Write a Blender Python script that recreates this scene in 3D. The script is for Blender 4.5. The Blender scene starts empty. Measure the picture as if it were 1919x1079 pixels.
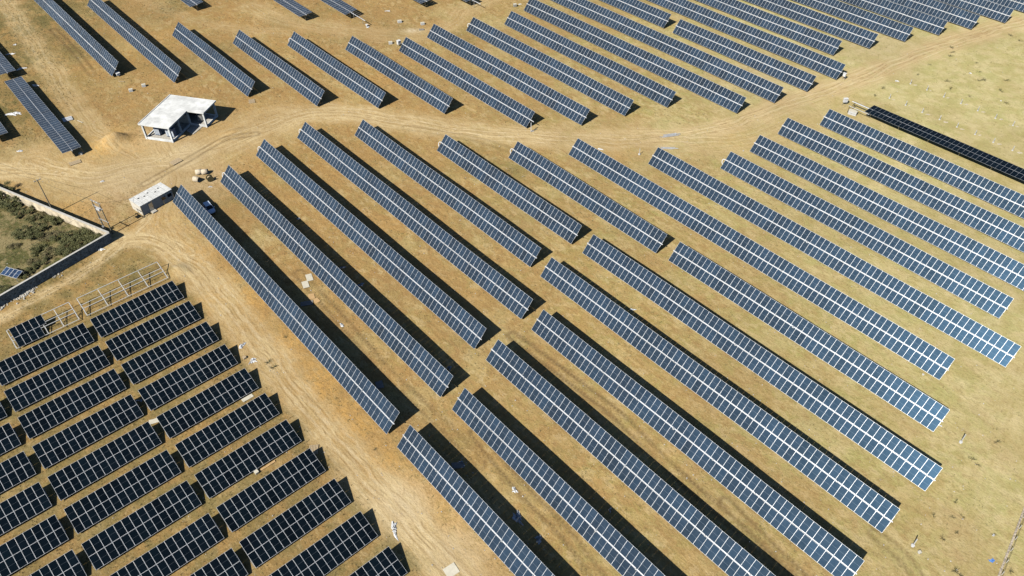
import bpy, bmesh, math, random
import numpy as np
from mathutils import Vector, Matrix
random.seed(7); rng = np.random.default_rng(7)
R = math.radians
scene = bpy.context.scene
COL = scene.collection

# ------------------------------------------------------------------ camera
F_PX, CAM_H, PITCH, ROLL = 1460.255, 106.6355, 0.75934, -0.00418
cp, sp, cr, sr = math.cos(PITCH), math.sin(PITCH), math.cos(ROLL), math.sin(ROLL)
FWD = Vector((0, cp, -sp)); RT0 = Vector((1, 0, 0)); UP0 = Vector((0, sp, cp))
RT = cr*RT0 + sr*UP0; UPV = -sr*RT0 + cr*UP0
cam_d = bpy.data.cameras.new('camera'); cam = bpy.data.objects.new('camera', cam_d); COL.objects.link(cam)
cam_d.sensor_width = 36; cam_d.lens = 36*F_PX/1919; cam_d.clip_end = 9000; cam_d.clip_start = 0.5
m = Matrix((RT, UPV, -FWD)).transposed().to_4x4(); m.translation = Vector((0, 0, CAM_H)); cam.matrix_world = m
scene.camera = cam

# ------------------------------------------------------------------ sky, sun, exposure
SUN_EL, SUN_AZ = R(42.0), R(-140.5)          # azimuth measured from +Y towards +X
w = bpy.data.worlds.new('World'); scene.world = w; w.use_nodes = True
nt = w.node_tree; bg = nt.nodes['Background']
sky = nt.nodes.new('ShaderNodeTexSky'); sky.sky_type = 'NISHITA'; sky.sun_disc = False
sky.sun_elevation = SUN_EL; sky.sun_rotation = SUN_AZ; sky.altitude = 200; sky.dust_density = .6; sky.ozone_density = 6; sky.air_density = 1.0
nt.links.new(sky.outputs[0], bg.inputs[0]); bg.inputs[1].default_value = 0.05
sl = bpy.data.lights.new('sun', 'SUN'); sl.energy = 5.0; sl.angle = R(0.53); sl.color = (1.0, 0.955, 0.87)
sun = bpy.data.objects.new('sun', sl); COL.objects.link(sun)
sdir = Vector((math.cos(SUN_EL)*math.sin(SUN_AZ), math.cos(SUN_EL)*math.cos(SUN_AZ), math.sin(SUN_EL)))
sun.rotation_euler = sdir.to_track_quat('Z', 'Y').to_euler(); sun.location = sdir*300
scene.view_settings.view_transform = 'Standard'; scene.view_settings.look = 'None'
scene.view_settings.exposure = 0.33; scene.view_settings.gamma = 1
scene.cycles.diffuse_bounces = 0; scene.cycles.max_bounces = 4

# ------------------------------------------------------------------ helpers
def gp(px, py, z=0.0):
    """point of the photograph (1919 px wide) carried down to height z above the ground"""
    d = FWD*F_PX + RT*(px-959.5) + UPV*(539.5-py)
    t = (z-CAM_H)/d.z
    return Vector((d.x*t, d.y*t, z))
A_ = 0.71518                                   # direction of the tracker rows
U = Vector((math.sin(A_), -math.cos(A_), 0)); V = Vector((math.cos(A_), math.sin(A_), 0))
ROT_U = A_-math.pi/2
B_ = 0.72029                                   # direction of the fixed tables
FA = Vector((math.sin(B_), -math.cos(B_), 0)); FB = Vector((math.cos(B_), math.sin(B_), 0))

def tag(o, label=None, cat=None, group=None, kind=None):
    if label: o['label'] = label
    if cat: o['category'] = cat
    if group: o['group'] = group
    if kind: o['kind'] = kind
    return o
def empty(name, loc, rz=0, label=None, cat=None, group=None):
    o = bpy.data.objects.new(name, None); COL.objects.link(o); o.location = loc; o.rotation_euler = (0, 0, rz)
    o.empty_display_size = 0.3
    return tag(o, label, cat, group)

class MB:
    def __init__(s): s.v = []; s.f = []; s.m = []; s.sm = []
    def add(s, vs, fs, mi=0, smooth=False):
        n = len(s.v); s.v += [tuple(p) for p in vs]
        for f in fs: s.f.append(tuple(i+n for i in f)); s.m.append(mi); s.sm.append(smooth)
        return s
    def box(s, c, size, rz=0, mi=0, M=None, top=1.0):
        x, y, z = [k/2 for k in size]; vs = []
        for dz in (-1, 1):
            k = top if dz > 0 else 1
            for dx, dy in ((-1, -1), (1, -1), (1, 1), (-1, 1)): vs.append(Vector((dx*x*k, dy*y*k, dz*z)))
        if M is None: M = Matrix.Rotation(rz, 3, 'Z')
        vs = [M @ q + Vector(c) for q in vs]
        return s.add(vs, [(0, 3, 2, 1), (4, 5, 6, 7), (0, 1, 5, 4), (1, 2, 6, 5), (2, 3, 7, 6), (3, 0, 4, 7)], mi)
    def bar(s, a, b, w_, h_, mi=0):
        a, b = Vector(a), Vector(b); d = b-a; L = d.length; x = d/L
        up = Vector((0, 0, 1)) if abs(x.z) < .95 else Vector((0, 1, 0))
        y = up.cross(x).normalized(); z = x.cross(y)
        return s.box((a+b)/2, (L, w_, h_), mi=mi, M=Matrix((x, y, z)).transposed())
    def tube(s, pts, r, n=8, mi=0, cap=True, r2=None):
        pts = [Vector(p) for p in pts]; rings = []; k = len(pts)
        for i, p in enumerate(pts):
            d = (pts[min(i+1, k-1)]-pts[max(i-1, 0)]).normalized()
            up = Vector((0, 0, 1)) if abs(d.z) < .9 else Vector((1, 0, 0))
            a = d.cross(up).normalized(); b = a.cross(d)
            rr = r if r2 is None else r+(r2-r)*i/(k-1)
            rings += [p+rr*(math.cos(t)*a+math.sin(t)*b) for t in [2*math.pi*j/n for j in range(n)]]
        fs = [(i*n+j, i*n+(j+1) % n, (i+1)*n+(j+1) % n, (i+1)*n+j) for i in range(k-1) for j in range(n)]
        s.add(rings, fs, mi, True)
        if cap:
            s.add(rings[:n], [tuple(range(n))[::-1]], mi); s.add(rings[-n:], [tuple(range(n))], mi)
        return s
    def prism(s, poly, z0, z1, mi=0):
        n = len(poly); vs = [(p[0], p[1], z0) for p in poly]+[(p[0], p[1], z1) for p in poly]
        return s.add(vs, [tuple(range(n))[::-1], tuple(range(n, 2*n))]+[(i, (i+1) % n, n+(i+1) % n, n+i) for i in range(n)], mi)
    def mesh(s, name, mats):
        me = bpy.data.meshes.new(name); me.from_pydata(s.v, [], s.f)
        for q in (mats if isinstance(mats, (list, tuple)) else [mats]): me.materials.append(q)
        me.polygons.foreach_set('material_index', s.m); me.polygons.foreach_set('use_smooth', s.sm); me.update()
        return me
    def build(s, name, mats, parent=None, loc=None, bevel=0):
        me = s.mesh(name, mats)
        o = bpy.data.objects.new(name, me); COL.objects.link(o)
        if parent: o.parent = parent
        if loc is not None: o.location = loc
        if bevel:
            b = o.modifiers.new('bevel', 'BEVEL'); b.width = bevel; b.segments = 2; b.limit_method = 'ANGLE'
        return o
def inst(name, me, parent=None, loc=(0, 0, 0), rot=(0, 0, 0)):
    o = bpy.data.objects.new(name, me); COL.objects.link(o); o.parent = parent; o.location = loc; o.rotation_euler = rot
    return o
def copy_tree(o, parent=None):
    c = o.copy(); COL.objects.link(c); c.parent = parent
    for ch in list(o.children): copy_tree(ch, c)
    return c

# ------------------------------------------------------------------ materials
def mat(name, col, rough=.7, metal=0, spec=.5, noise=0, nscale=3, bump=0, col2=None, coords='Object', detail=5):
    m_ = bpy.data.materials.new(name); m_.use_nodes = True; t = m_.node_tree; b = t.nodes['Principled BSDF']
    b.inputs['Base Color'].default_value = (*col, 1); b.inputs['Roughness'].default_value = rough
    b.inputs['Metallic'].default_value = metal; b.inputs['Specular IOR Level'].default_value = spec
    if noise or bump or col2:
        tc = t.nodes.new('ShaderNodeTexCoord'); n = t.nodes.new('ShaderNodeTexNoise')
        n.inputs['Scale'].default_value = nscale; n.inputs['Detail'].default_value = detail; n.inputs['Roughness'].default_value = .62
        t.links.new(tc.outputs[coords], n.inputs['Vector'])
        if noise or col2:
            c2 = col2 or tuple(k*(1-noise) for k in col); c1 = col if col2 else tuple(min(1, k*(1+noise*.5)) for k in col)
            r = t.nodes.new('ShaderNodeValToRGB'); r.color_ramp.elements[0].position = .35; r.color_ramp.elements[1].position = .65
            r.color_ramp.elements[0].color = (*c2, 1); r.color_ramp.elements[1].color = (*c1, 1)
            t.links.new(n.outputs['Fac'], r.inputs[0]); t.links.new(r.outputs[0], b.inputs['Base Color'])
        if bump:
            bu = t.nodes.new('ShaderNodeBump'); bu.inputs['Strength'].default_value = bump; bu.inputs['Distance'].default_value = .05
            t.links.new(n.outputs['Fac'], bu.inputs['Height']); t.links.new(bu.outputs[0], b.inputs['Normal'])
    return m_
M = {}
M['alu'] = mat('aluminium_frame', (.72, .74, .76), .42, .25, .4)
M['alu_dark'] = mat('dimmed_frame', (.42, .45, .49), .4, .3)  # aluminium frame darkened in colour for the dimly reflecting level row
M['galv'] = mat('galvanised_steel', (.50, .52, .53), .42, .6, noise=.25, nscale=4)
M['galv_white'] = mat('bright_steel', (.66, .67, .68), .42, .2, noise=.12, nscale=2)
M['back'] = mat('backsheet', (.10, .10, .10), .6)
M['concrete'] = mat('concrete', (.50, .47, .41), .9, noise=.25, nscale=2.5, bump=.3)
M['white_conc'] = mat('whitewashed_concrete', (.70, .705, .68), .85, noise=.28, nscale=.4, bump=.2, detail=9)
M['white'] = mat('white_paint', (.68, .68, .66), .5, noise=.06, nscale=3)
M['plastic'] = mat('white_plastic_sheet', (.68, .69, .70), .35, noise=.25, nscale=5)
M['bluegrey'] = mat('pale_plastic', (.55, .60, .66), .35, noise=.3, nscale=5)
M['rack'] = mat('rack_steel', (.60, .60, .57), .5, .1, noise=.1, nscale=2)
M['dark'] = mat('dark_metal', (.03, .03, .032), .5)
M['black'] = mat('black_rubber', (.012, .012, .012), .8)
M['wood'] = mat('pallet_wood', (.47, .36, .22), .85, noise=.35, nscale=6)
M['card'] = mat('cardboard', (.52, .34, .16), .85, noise=.15, nscale=2)
M['board'] = mat('pale_board', (.60, .56, .45), .8, noise=.1, nscale=2)
M['greyboard'] = mat('grey_board', (.24, .22, .20), .85, noise=.15, nscale=2)
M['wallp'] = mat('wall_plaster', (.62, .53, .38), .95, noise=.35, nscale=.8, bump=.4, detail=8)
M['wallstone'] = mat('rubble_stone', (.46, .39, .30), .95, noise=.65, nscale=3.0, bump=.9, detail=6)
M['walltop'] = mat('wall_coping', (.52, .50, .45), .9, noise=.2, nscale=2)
M['pole'] = mat('weathered_pole', (.20, .18, .13), .85, noise=.3, nscale=4)
M['wire'] = mat('dark_cable', (.05, .05, .045), .6)
M['car'] = mat('silver_blue_paint', (.72, .82, .96), .22, .1, .6)
M['glass'] = mat('dark_glass', (.008, .01, .013), .06, 0, .6)
M['tyre'] = M['black']
M['shed_roof'] = mat('white_sheet_roof', (.70, .70, .67), .5, noise=.18, nscale=1.1, detail=9)
M['shed_wall'] = mat('cream_sandwich_panel', (.66, .61, .51), .6, noise=.12, nscale=1.5)
M['shed_side'] = mat('grey_sandwich_panel', (.20, .21, .22), .55, noise=.15, nscale=2)
M['transformer'] = mat('transformer_blue_grey', (.16, .23, .36), .4, .2, noise=.2, nscale=4)
M['drum'] = mat('culvert_concrete', (.58, .49, .36), .85, noise=.2, nscale=3, bump=.2)
M['drum_in'] = mat('mossy_drum_face', (.13, .11, .05), .9, noise=.4, nscale=5)
M['rubble'] = mat('pale_rubble', (.52, .48, .42), .9, noise=.3, nscale=3)
M['leaf'] = mat('shrub_leaves', (.16, .155, .055), .7, col2=(.06, .07, .022), nscale=5, coords='Generated')
M['leaf2'] = mat('dry_shrub_leaves', (.20, .17, .075), .75, noise=.5, nscale=1.2)
M['twig'] = mat('dry_twigs', (.09, .065, .035), .9)
M['grass'] = mat('dry_grass_blades', (.30, .26, .11), .85, noise=.3, nscale=.7, coords='Object')
M['weed'] = mat('dark_weed', (.075, .075, .03), .85, noise=.3, nscale=6)
M['cement'] = mat('spilled_cement', (.58, .50, .36), .95, noise=.25, nscale=3)
M['bluetarp'] = mat('blue_plastic', (.10, .25, .62), .4, noise=.2, nscale=6)

def glass_mat(name, base, line, rough, dust, seed, spec, tint=(.26, .60, 1, 1), sheen=0.0):
    """photovoltaic glass: dark cells, thin half-cut line and busbars, laid out on the module's own UVs"""
    m_ = bpy.data.materials.new(name); m_.use_nodes = True; t = m_.node_tree; b = t.nodes['Principled BSDF']; N = t.nodes.new; L = t.links.new
    uv = N('ShaderNodeUVMap'); uv.uv_map = 'UVMap'; s = N('ShaderNodeSeparateXYZ'); L(uv.outputs[0], s.inputs[0])
    def mth(op, a, bb, c=None):
        n = N('ShaderNodeMath'); n.operation = op
        for i, q in enumerate((a, bb, c)):
            if q is None: continue
            if isinstance(q, (int, float)): n.inputs[i].default_value = q
            else: L(q, n.inputs[i])
        return n.outputs[0]
    # half-cut line across the middle
    ay = mth('ABSOLUTE', mth('SUBTRACT', s.outputs[1], .5), None)
    half = mth('LESS_THAN', ay, .0062)
    # cell grid: 6 x 24 thin lines
    def grid(c, n, wd):
        f = mth('FRACT', mth('MULTIPLY', c, n), None); d = mth('ABSOLUTE', mth('SUBTRACT', f, .5), None)
        return mth('GREATER_THAN', d, .5-wd)
    g = mth('MAXIMUM', grid(s.outputs[0], 6, .012), grid(s.outputs[1], 24, .018))
    info = N('ShaderNodeObjectInfo'); tc = N('ShaderNodeNewGeometry')
    no = N('ShaderNodeTexNoise'); no.inputs['Scale'].default_value = .22; no.inputs['Detail'].default_value = 3
    L(tc.outputs['Position'], no.inputs['Vector'])
    nd = N('ShaderNodeTexNoise'); nd.inputs['Scale'].default_value = 1.4; nd.inputs['Detail'].default_value = 6
    L(tc.outputs['Position'], nd.inputs['Vector'])
    var = mth('MULTIPLY_ADD', info.outputs['Random'], .42, .82)
    odd = mth('GREATER_THAN', info.outputs['Random'], .975); var = mth('MULTIPLY', var, mth('MULTIPLY_ADD', odd, -.45, 1.0))
    var = mth('MULTIPLY', var, mth('MULTIPLY_ADD', no.outputs['Fac'], 1.1, .45))
    cb = N('ShaderNodeVectorMath'); cb.operation = 'SCALE'; cb.inputs[0].default_value = base; L(var, cb.inputs['Scale'])
    mx = N('ShaderNodeMix'); mx.data_type = 'RGBA'; L(mth('MULTIPLY', g, .12), mx.inputs[0]); L(cb.outputs[0], mx.inputs[6]); mx.inputs[7].default_value = (*line, 1)
    mx2 = N('ShaderNodeMix'); mx2.data_type = 'RGBA'; L(mth('MULTIPLY', half, .6), mx2.inputs[0]); L(mx.outputs[2], mx2.inputs[6]); mx2.inputs[7].default_value = (*line, 1)
    # thin dust film
    mx3 = N('ShaderNodeMix'); mx3.data_type = 'RGBA'; L(mth('MULTIPLY', nd.outputs['Fac'], dust), mx3.inputs[0]); L(mx2.outputs[2], mx3.inputs[6]); mx3.inputs[7].default_value = (.40, .37, .31, 1)
    L(mx3.outputs[2], b.inputs['Base Color'])
    L(mth('MULTIPLY_ADD', nd.outputs['Fac'], .1, rough), b.inputs['Roughness'])
    b.inputs['Specular IOR Level'].default_value = spec; b.inputs['Specular Tint'].default_value = tint
    b.inputs['Sheen Weight'].default_value = sheen; b.inputs['Sheen Roughness'].default_value = .45; b.inputs['Sheen Tint'].default_value = (.93, .97, 1, 1)
    return m_
M['pv'] = glass_mat('tracker_panel_glass', (.0120, .0275, .050), (.22, .26, .31), .25, .06, 1, .36, sheen=.22)
M['pv_dark'] = glass_mat('black_panel_glass', (.0022, .0055, .0085), (.10, .12, .14), .08, .004, 2, .25)
M['pv_blue'] = glass_mat('blue_panel_glass', (.02, .045, .10), (.45, .50, .55), .2, .03, 3, .5)

# ------------------------------------------------------------------ ground: one sheet, fine where the camera looks
def vnoise(x, y, s, seed):
    x = np.asarray(x)/s; y = np.asarray(y)/s
    xi = np.floor(x).astype(np.int64); yi = np.floor(y).astype(np.int64); fx = x-xi; fy = y-yi
    fx = fx*fx*(3-2*fx); fy = fy*fy*(3-2*fy)
    def h(i, j):
        n = (i*374761393+j*668265263+seed*974634777) & 0xFFFFFFFF
        n = ((n ^ (n >> 13))*1274126177) & 0xFFFFFFFF
        return ((n ^ (n >> 16)) & 0xFFFF)/65535.0
    return (h(xi, yi)*(1-fx)+h(xi+1, yi)*fx)*(1-fy)+(h(xi, yi+1)*(1-fx)+h(xi+1, yi+1)*fx)*fy
def fbm(x, y, s, seed, o=4):
    t = 0; a = .5; n = 0
    for k in range(o): t = t+a*vnoise(x, y, s/2**k, seed+k*17); n += a; a *= .55
    return t/n
# worn vehicle ways, as centre lines on the ground (half width in m, strength)
WAYS = [
 ([(-60,318),(60,318),(150,330),(240,318),(330,292),(420,272),(500,240),(570,214),(650,212),(760,228),(880,246),(1040,258),(1180,262),(1300,250),(1400,224),(1500,186),(1620,144),(1760,88),(1960,30)], 5.2, 1.0),
 ([(-80,640),(0,596),(90,548),(170,500),(230,452),(272,418),(290,372),(310,330),(380,290)], 2.1, .95),
 ([(200,452),(280,446),(350,486),(420,566),(500,668),(600,790),(700,905),(800,1010),(900,1110),(980,1200)], 3.7, 1.0),
 ([(-20,-30),(30,36),(90,120),(140,200),(200,262),(260,300)], 3.6, .6),
 ([(470,12),(560,44),(690,60),(800,66),(850,40),(880,12),(990,-30)], 5.0, .45),
 ([(240,-10),(330,26),(430,52),(540,60)], 3.0, .35),
 ([(1919,640),(1885,760),(1850,900),(1790,1100)], 3.0, .22),
]
WAYS.append(([(60,300),(160,330),(260,310),(340,300),(420,262),(520,225)], 10.5, .62))
WAYS.append(([(300,270),(330,330),(300,420),(360,470)], 6.0, .55))
WAYS.append(([(1080,262),(1250,262),(1400,255),(1500,215)], 9.0, .45))
RUTS = [  # faint wheel ruts inside the lanes
 ([(960,628),(1040,687),(1100,733),(1165,784),(1260,880),(1400,1003),(1480,1079)], .9, .9),
 ([(890,810),(984,921),(1060,999),(1120,1079)], .9, .8),
 ([(1360,940),(1440,1022),(1510,1090)], .9, .8),
 ([(560,510),(650,610),(720,690),(792,760),(850,815),(900,870)], .9, .7),
 ([(700,440),(800,540),(900,640)], .9, .35),
 ([(1640,1000),(1690,1040),(1740,1110)], .8, .6),
 ([(100,55),(140,95),(175,140)], .8, .9),
 ([(480,250),(420,262),(350,300),(270,345)], .9, .6),
 ([(760,238),(900,262),(1000,300)], .9, .4),
]
def core(a, b, st): return np.arange(a, b+1e-6, st)
gx = np.concatenate([[-6000, -2500, -1000, -500, -330, -260, -225], core(-205, 205, .5), [225, 260, 330, 500, 1000, 2500, 6000]])
gy = np.concatenate([[-3000, -1000, -300, -80, 0, 25], core(38, 268, .5), [285, 320, 400, 600, 1200, 3000, 6000, 9000]])
X, Y = np.meshgrid(gx, gy); nx, ny = len(gx), len(gy)
def dist_way(pts):
    P = [gp(*p) for p in pts]; best = np.full(X.shape, 1e9); sd = np.zeros(X.shape); al = np.zeros(X.shape); acc = 0
    # smooth the centre line
    Q = []
    for i in range(len(P)-1):
        p0, p1, p2, p3 = P[max(i-1, 0)], P[i], P[i+1], P[min(i+2, len(P)-1)]
        for k in range(5):
            t = k/5; Q.append(.5*((2*p1)+(p2-p0)*t+(2*p0-5*p1+4*p2-p3)*t*t+(3*p1-p0-3*p2+p3)*t**3))
    Q.append(P[-1])
    for a, b in zip(Q[:-1], Q[1:]):
        dx, dy = b.x-a.x, b.y-a.y; L = math.hypot(dx, dy)+1e-9; ux, uy = dx/L, dy/L
        rx, ry = X-a.x, Y-a.y; t = np.clip(rx*ux+ry*uy, 0, L)
        d = np.hypot(rx-t*ux, ry-t*uy); sgn = np.sign(rx*uy-ry*ux); k = d < best
        best[k] = d[k]; sd[k] = (sgn*d)[k]; al[k] = (acc+t)[k]; acc += L
    return best, sd, al
wx = (fbm(X, Y, 16, 5)-.5)*5
way = np.zeros(X.shape); wd = np.full(X.shape, 0.); ws = np.zeros(X.shape); near = np.full(X.shape, 1e9)
for pts, hw, st in WAYS:
    b, sd, al = dist_way(pts); b2 = b+wx*.5+(fbm(X, Y, 4, 51)-.5)*3.2
    mk = np.clip(1-(b2/hw-.35)/1.0, 0, 1); mk = mk*mk*(3-2*mk)*st
    way = np.maximum(way, mk); k = b/hw < near; near[k] = (b/hw)[k]; wd[k] = sd[k]; ws[k] = al[k]
rut = np.zeros(X.shape)
for pts, hw, st in RUTS:
    b, sd, al = dist_way(pts)
    rut = np.maximum(rut, st*np.exp(-((b-.85)/.34)**2)*1.5*(.4+.6*vnoise(al, sd*0, 6, 3)))
def inpoly(poly):
    P = [gp(*p) for p in poly]; ins = np.zeros(X.shape, bool); n = len(P)
    for i in range(n):
        a, b = P[i], P[(i+1) % n]
        c = ((a.y > Y) != (b.y > Y)) & (X < (b.x-a.x)*(Y-a.y)/((b.y-a.y) or 1e-9)+a.x); ins ^= c
    return ins
def blob(px, py, r, st=1.0, asp=1.0, ang=0):
    c = gp(px, py); dx, dy = X-c.x, Y-c.y; a = dx*math.cos(ang)+dy*math.sin(ang); b = -dx*math.sin(ang)+dy*math.cos(ang)
    return st*np.exp(-((a/r)**2+(b/(r*asp))**2))
right = np.clip((X*.9+Y*.06+22)/120, 0, 1)                    # the east side is yellower and grassier
orange = .55*(1-right)*fbm(X, Y, 22, 31)
for px, py, r, st in ((210,268,9,1.0),(255,270,8,.8),(420,250,7,.7),(300,420,9,.6),(340,470,6,.7),(420,520,7,.75),(470,600,7,.8),(560,690,7,.8),(640,780,6,.9),(700,850,6,.7),(820,930,7,.8),(900,1030,7,.7),(420,740,4,.6),(620,940,5,.6),(700,960,6,.6),(1560,170,9,.6),(1500,240,8,.6),(1380,260,8,.5),(1590,210,6,.6),(232,262,6,1.0),(205,262,6,1.0),(300,262,6,.7),(380,480,5,.9),(400,560,5,.9),(450,640,5,.8),(480,560,6,1.0),(540,640,6,1.0),(600,720,6,1.0),(660,800,5,1.0),(720,870,5,1.0),(760,900,5,.9),(860,980,5,.9),(180,180,8,.4),(470,200,9,.5),(560,140,6,.3),(1150,285,7,.6),(330,300,9,.5),(560,880,5,.5),(90,430,3,.3),(150,385,7,.8),(60,330,8,.35),(250,200,6,.4)):
    orange = np.maximum(orange, blob(px, py, r, st))
olive = np.zeros(X.shape)
for px, py, r, st in ((60,40,24,1.0),(20,200,18,1.0),(40,250,12,.6),(0,120,22,1.0),(150,90,11,.8),(110,20,14,.8),(120,250,9,.6),(330,10,13,.55),(400,100,10,.45),(300,110,9,.45),(250,520,7,.9),(300,560,6,.5),(40,600,6,.8),(90,520,5,.9),(150,500,4,.9),(60,570,6,.8),(170,530,6,.9),(120,560,5,.9),(200,490,3,.8),(230,470,4,.5),(20,640,5,.6),(420,380,7,.45),(560,330,8,.3),(870,70,6,.4),(900,300,6,.4),(960,320,5,.5),(740,60,5,.3),(540,40,7,.4),(620,20,7,.3),(310,700,12,.35),(120,800,14,.45),(250,900,12,.3)):
    olive = np.maximum(olive, blob(px, py, r, st))
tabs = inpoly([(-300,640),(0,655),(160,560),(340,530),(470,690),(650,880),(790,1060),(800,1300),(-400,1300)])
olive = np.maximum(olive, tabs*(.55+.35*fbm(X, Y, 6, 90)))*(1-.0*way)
comp = inpoly([(-300,180),(0,352),(16,362),(213,444),(0,566),(-200,700)])
pale = np.maximum.reduce([blob(775,57,3.0,1.0,.5), blob(1420,150,9,.5), blob(1640,80,10,.4), blob(300,250,8,.4), blob(250,345,10,.45), blob(380,345,7,.4), blob(350,300,6,.4), blob(760,940,5,.5), blob(870,1020,6,.4), blob(345,278,4,.4)])
Z = (fbm(X, Y, 9, 77)-.5)*.10+(vnoise(X, Y, 1.1, 5)-.5)*.035-.03*way-.10*rut
def mound(px, py, r, h, asp=.8, sd=1):
    return blob(px, py, r, h, asp, .5)*(.75+.5*fbm(X, Y, 1.6, sd))
Z = Z+mound(206,268,3.0,1.6)+mound(222,262,2.5,1.3,.7,2)+mound(440,247,2.6,.45,.5,3)+mound(422,262,3.4,.28,.6,4)+mound(331,505,1.8,.7,.7,8)+mound(341,512,1.5,.55,.7,9)+mound(308,540,1.2,.3)
edge = (np.abs(X) > 207) | (Y < 37) | (Y > 270); Z[edge] = -.03
me = bpy.data.meshes.new('ground'); nv = nx*ny
me.vertices.add(nv); me.vertices.foreach_set('co', np.stack([X, Y, Z], -1).astype(np.float32).ravel())
ii = (np.arange(ny-1)[:, None]*nx+np.arange(nx-1)[None, :]).ravel(); q = np.stack([ii, ii+1, ii+nx+1, ii+nx], -1).astype(np.int32)
me.loops.add(q.size); me.loops.foreach_set('vertex_index', q.ravel()); me.polygons.add(len(q))
me.polygons.foreach_set('loop_start', (np.arange(len(q))*4).astype(np.int32))
me.polygons.foreach_set('use_smooth', np.ones(len(q), bool)); me.update(calc_edges=True)
for nm, ar in (('way', way), ('wd', wd), ('ws', ws), ('rut', rut), ('orange', orange), ('olive', olive), ('east', right), ('scrub', comp.astype(float)), ('pale', pale)):
    at = me.attributes.new(nm, 'FLOAT', 'POINT'); at.data.foreach_set('value', np.ascontiguousarray(ar.ravel(), dtype=np.float32))
ground = bpy.data.objects.new('ground', me); COL.objects.link(ground); ground['kind'] = 'structure'

def ground_mat():
    m_ = bpy.data.materials.new('dry_field_soil'); m_.use_nodes = True; t = m_.node_tree; b = t.nodes['Principled BSDF']; N = t.nodes.new; L = t.links.new
    geo = N('ShaderNodeNewGeometry'); pos = geo.outputs['Position']
    def att(n): a = N('ShaderNodeAttribute'); a.attribute_name = n; return a.outputs['Fac']
    def noise(s, d=5, r=.6, vec=None, dist=0):
        n = N('ShaderNodeTexNoise'); n.inputs['Scale'].default_value = s; n.inputs['Detail'].default_value = d; n.inputs['Roughness'].default_value = r
        n.inputs['Distortion'].default_value = dist; L(vec or pos, n.inputs['Vector']); return n.outputs['Fac']
    def mth(op, *a, clamp=False):
        n = N('ShaderNodeMath'); n.operation = op; n.use_clamp = clamp
        for i, q_ in enumerate(a):
            if isinstance(q_, (int, float)): n.inputs[i].default_value = q_
            else: L(q_, n.inputs[i])
        return n.outputs[0]
    def ramp(f, a, c): # smooth step between a and c
        n = N('ShaderNodeMapRange'); n.interpolation_type = 'SMOOTHSTEP'; L(f, n.inputs[0]); n.inputs[1].default_value = a; n.inputs[2].default_value = c; return n.outputs[0]
    def mix(f, a, c):
        n = N('ShaderNodeMix'); n.data_type = 'RGBA'
        if isinstance(f, (int, float)): n.inputs[0].default_value = f
        else: L(f, n.inputs[0])
        for i, q_ in ((6, a), (7, c)):
            if isinstance(q_, tuple): n.inputs[i].default_value = (*q_, 1)
            else: L(q_, n.inputs[i])
        return n.outputs[2]
    # noise stretched along the lanes, the way the field has been driven and ploughed
    vr = N('ShaderNodeVectorRotate'); vr.rotation_type = 'Z_AXIS'; vr.inputs['Angle'].default_value = -ROT_U; L(pos, vr.inputs[0])
    mp = N('ShaderNodeMapping'); mp.vector_type = 'POINT'; L(vr.outputs[0], mp.inputs[0]); mp.inputs['Scale'].default_value = (.6, 1, 1)
    lane = mp.outputs[0]
    big = noise(.035, 4); mid = noise(.16, 6, .65); fine = noise(.9, 7, .7, lane); grit = noise(3.2, 5, .75); lanef = noise(.5, 5, .65, lane, .4); speck = noise(7.0, 3, .6)
    clod = noise(1.7, 4, .7, lane, .3)
    tan, sand, brown, green = (.450, .330, .145), (.60, .465, .245), (.285, .175, .066), (.310, .310, .100)
    c = mix(ramp(mth('MULTIPLY_ADD', lanef, .6, mth('MULTIPLY', mid, .5)), .49, .62), brown, tan)
    c = mix(mth('MULTIPLY', ramp(fine, .50, .62), .5), c, (.55, .405, .19))
    east = att('east')
    c = mix(mth('MULTIPLY', east, .80), c, mix(ramp(fine, .42, .58), (.41, .350, .135), (.56, .49, .235)))
    c = mix(mth('MULTIPLY', ramp(mth('ADD', mid, mth('MULTIPLY', clod, .30)), .62, .72), mth('MULTIPLY_ADD', east, .40, .34)), c, green)
    west = mth('SUBTRACT', 1.0, east)
    c = mix(mth('MULTIPLY', mth('MULTIPLY', west, ramp(mth('MULTIPLY_ADD', mid, .6, mth('MULTIPLY', lanef, .4)), .44, .57)), .62), c, (.235, .155, .062))
    blot = noise(.30, 3, .55)
    c = mix(mth('MULTIPLY', mth('MULTIPLY', east, ramp(blot, .50, .60)), .55), c, (.38, .385, .135))
    c = mix(mth('MULTIPLY', mth('MULTIPLY', east, ramp(blot, .46, .38)), .40), c, (.60, .53, .28))
    bl2 = noise(.62, 4, .62, lane, .3)
    c = mix(mth('MULTIPLY', mth('MULTIPLY_ADD', east, -.55, 1.0), mth('MULTIPLY', ramp(bl2, .53, .60), .62)), c, (.30, .185, .08))
    c = mix(mth('MULTIPLY', ramp(bl2, .46, .39), .42), c, (.59, .475, .27))
    bro = noise(.085, 4, .55)
    c = mix(mth('MULTIPLY', ramp(bro, .47, .60), mth('MULTIPLY_ADD', east, -.30, .48)), c, (.36, .225, .09))
    c = mix(mth('MULTIPLY', ramp(bro, .46, .36), .35), c, (.50, .43, .21))
    c = mix(mth('MULTIPLY', att('orange'), mth('MULTIPLY_ADD', ramp(fine, .40, .6), .55, .50), clamp=True), c, (.54, .315, .095))
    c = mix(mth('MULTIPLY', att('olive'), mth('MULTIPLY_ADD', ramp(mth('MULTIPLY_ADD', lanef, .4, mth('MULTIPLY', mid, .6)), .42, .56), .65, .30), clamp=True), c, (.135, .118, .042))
    # scrub inside the walled plot
    c = mix(mth('MULTIPLY', ramp(east, .45, 1.0), .55), c, mix(ramp(noise(.22, 5, .6), .44, .58), (.47, .42, .185), (.60, .52, .28)))
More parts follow.
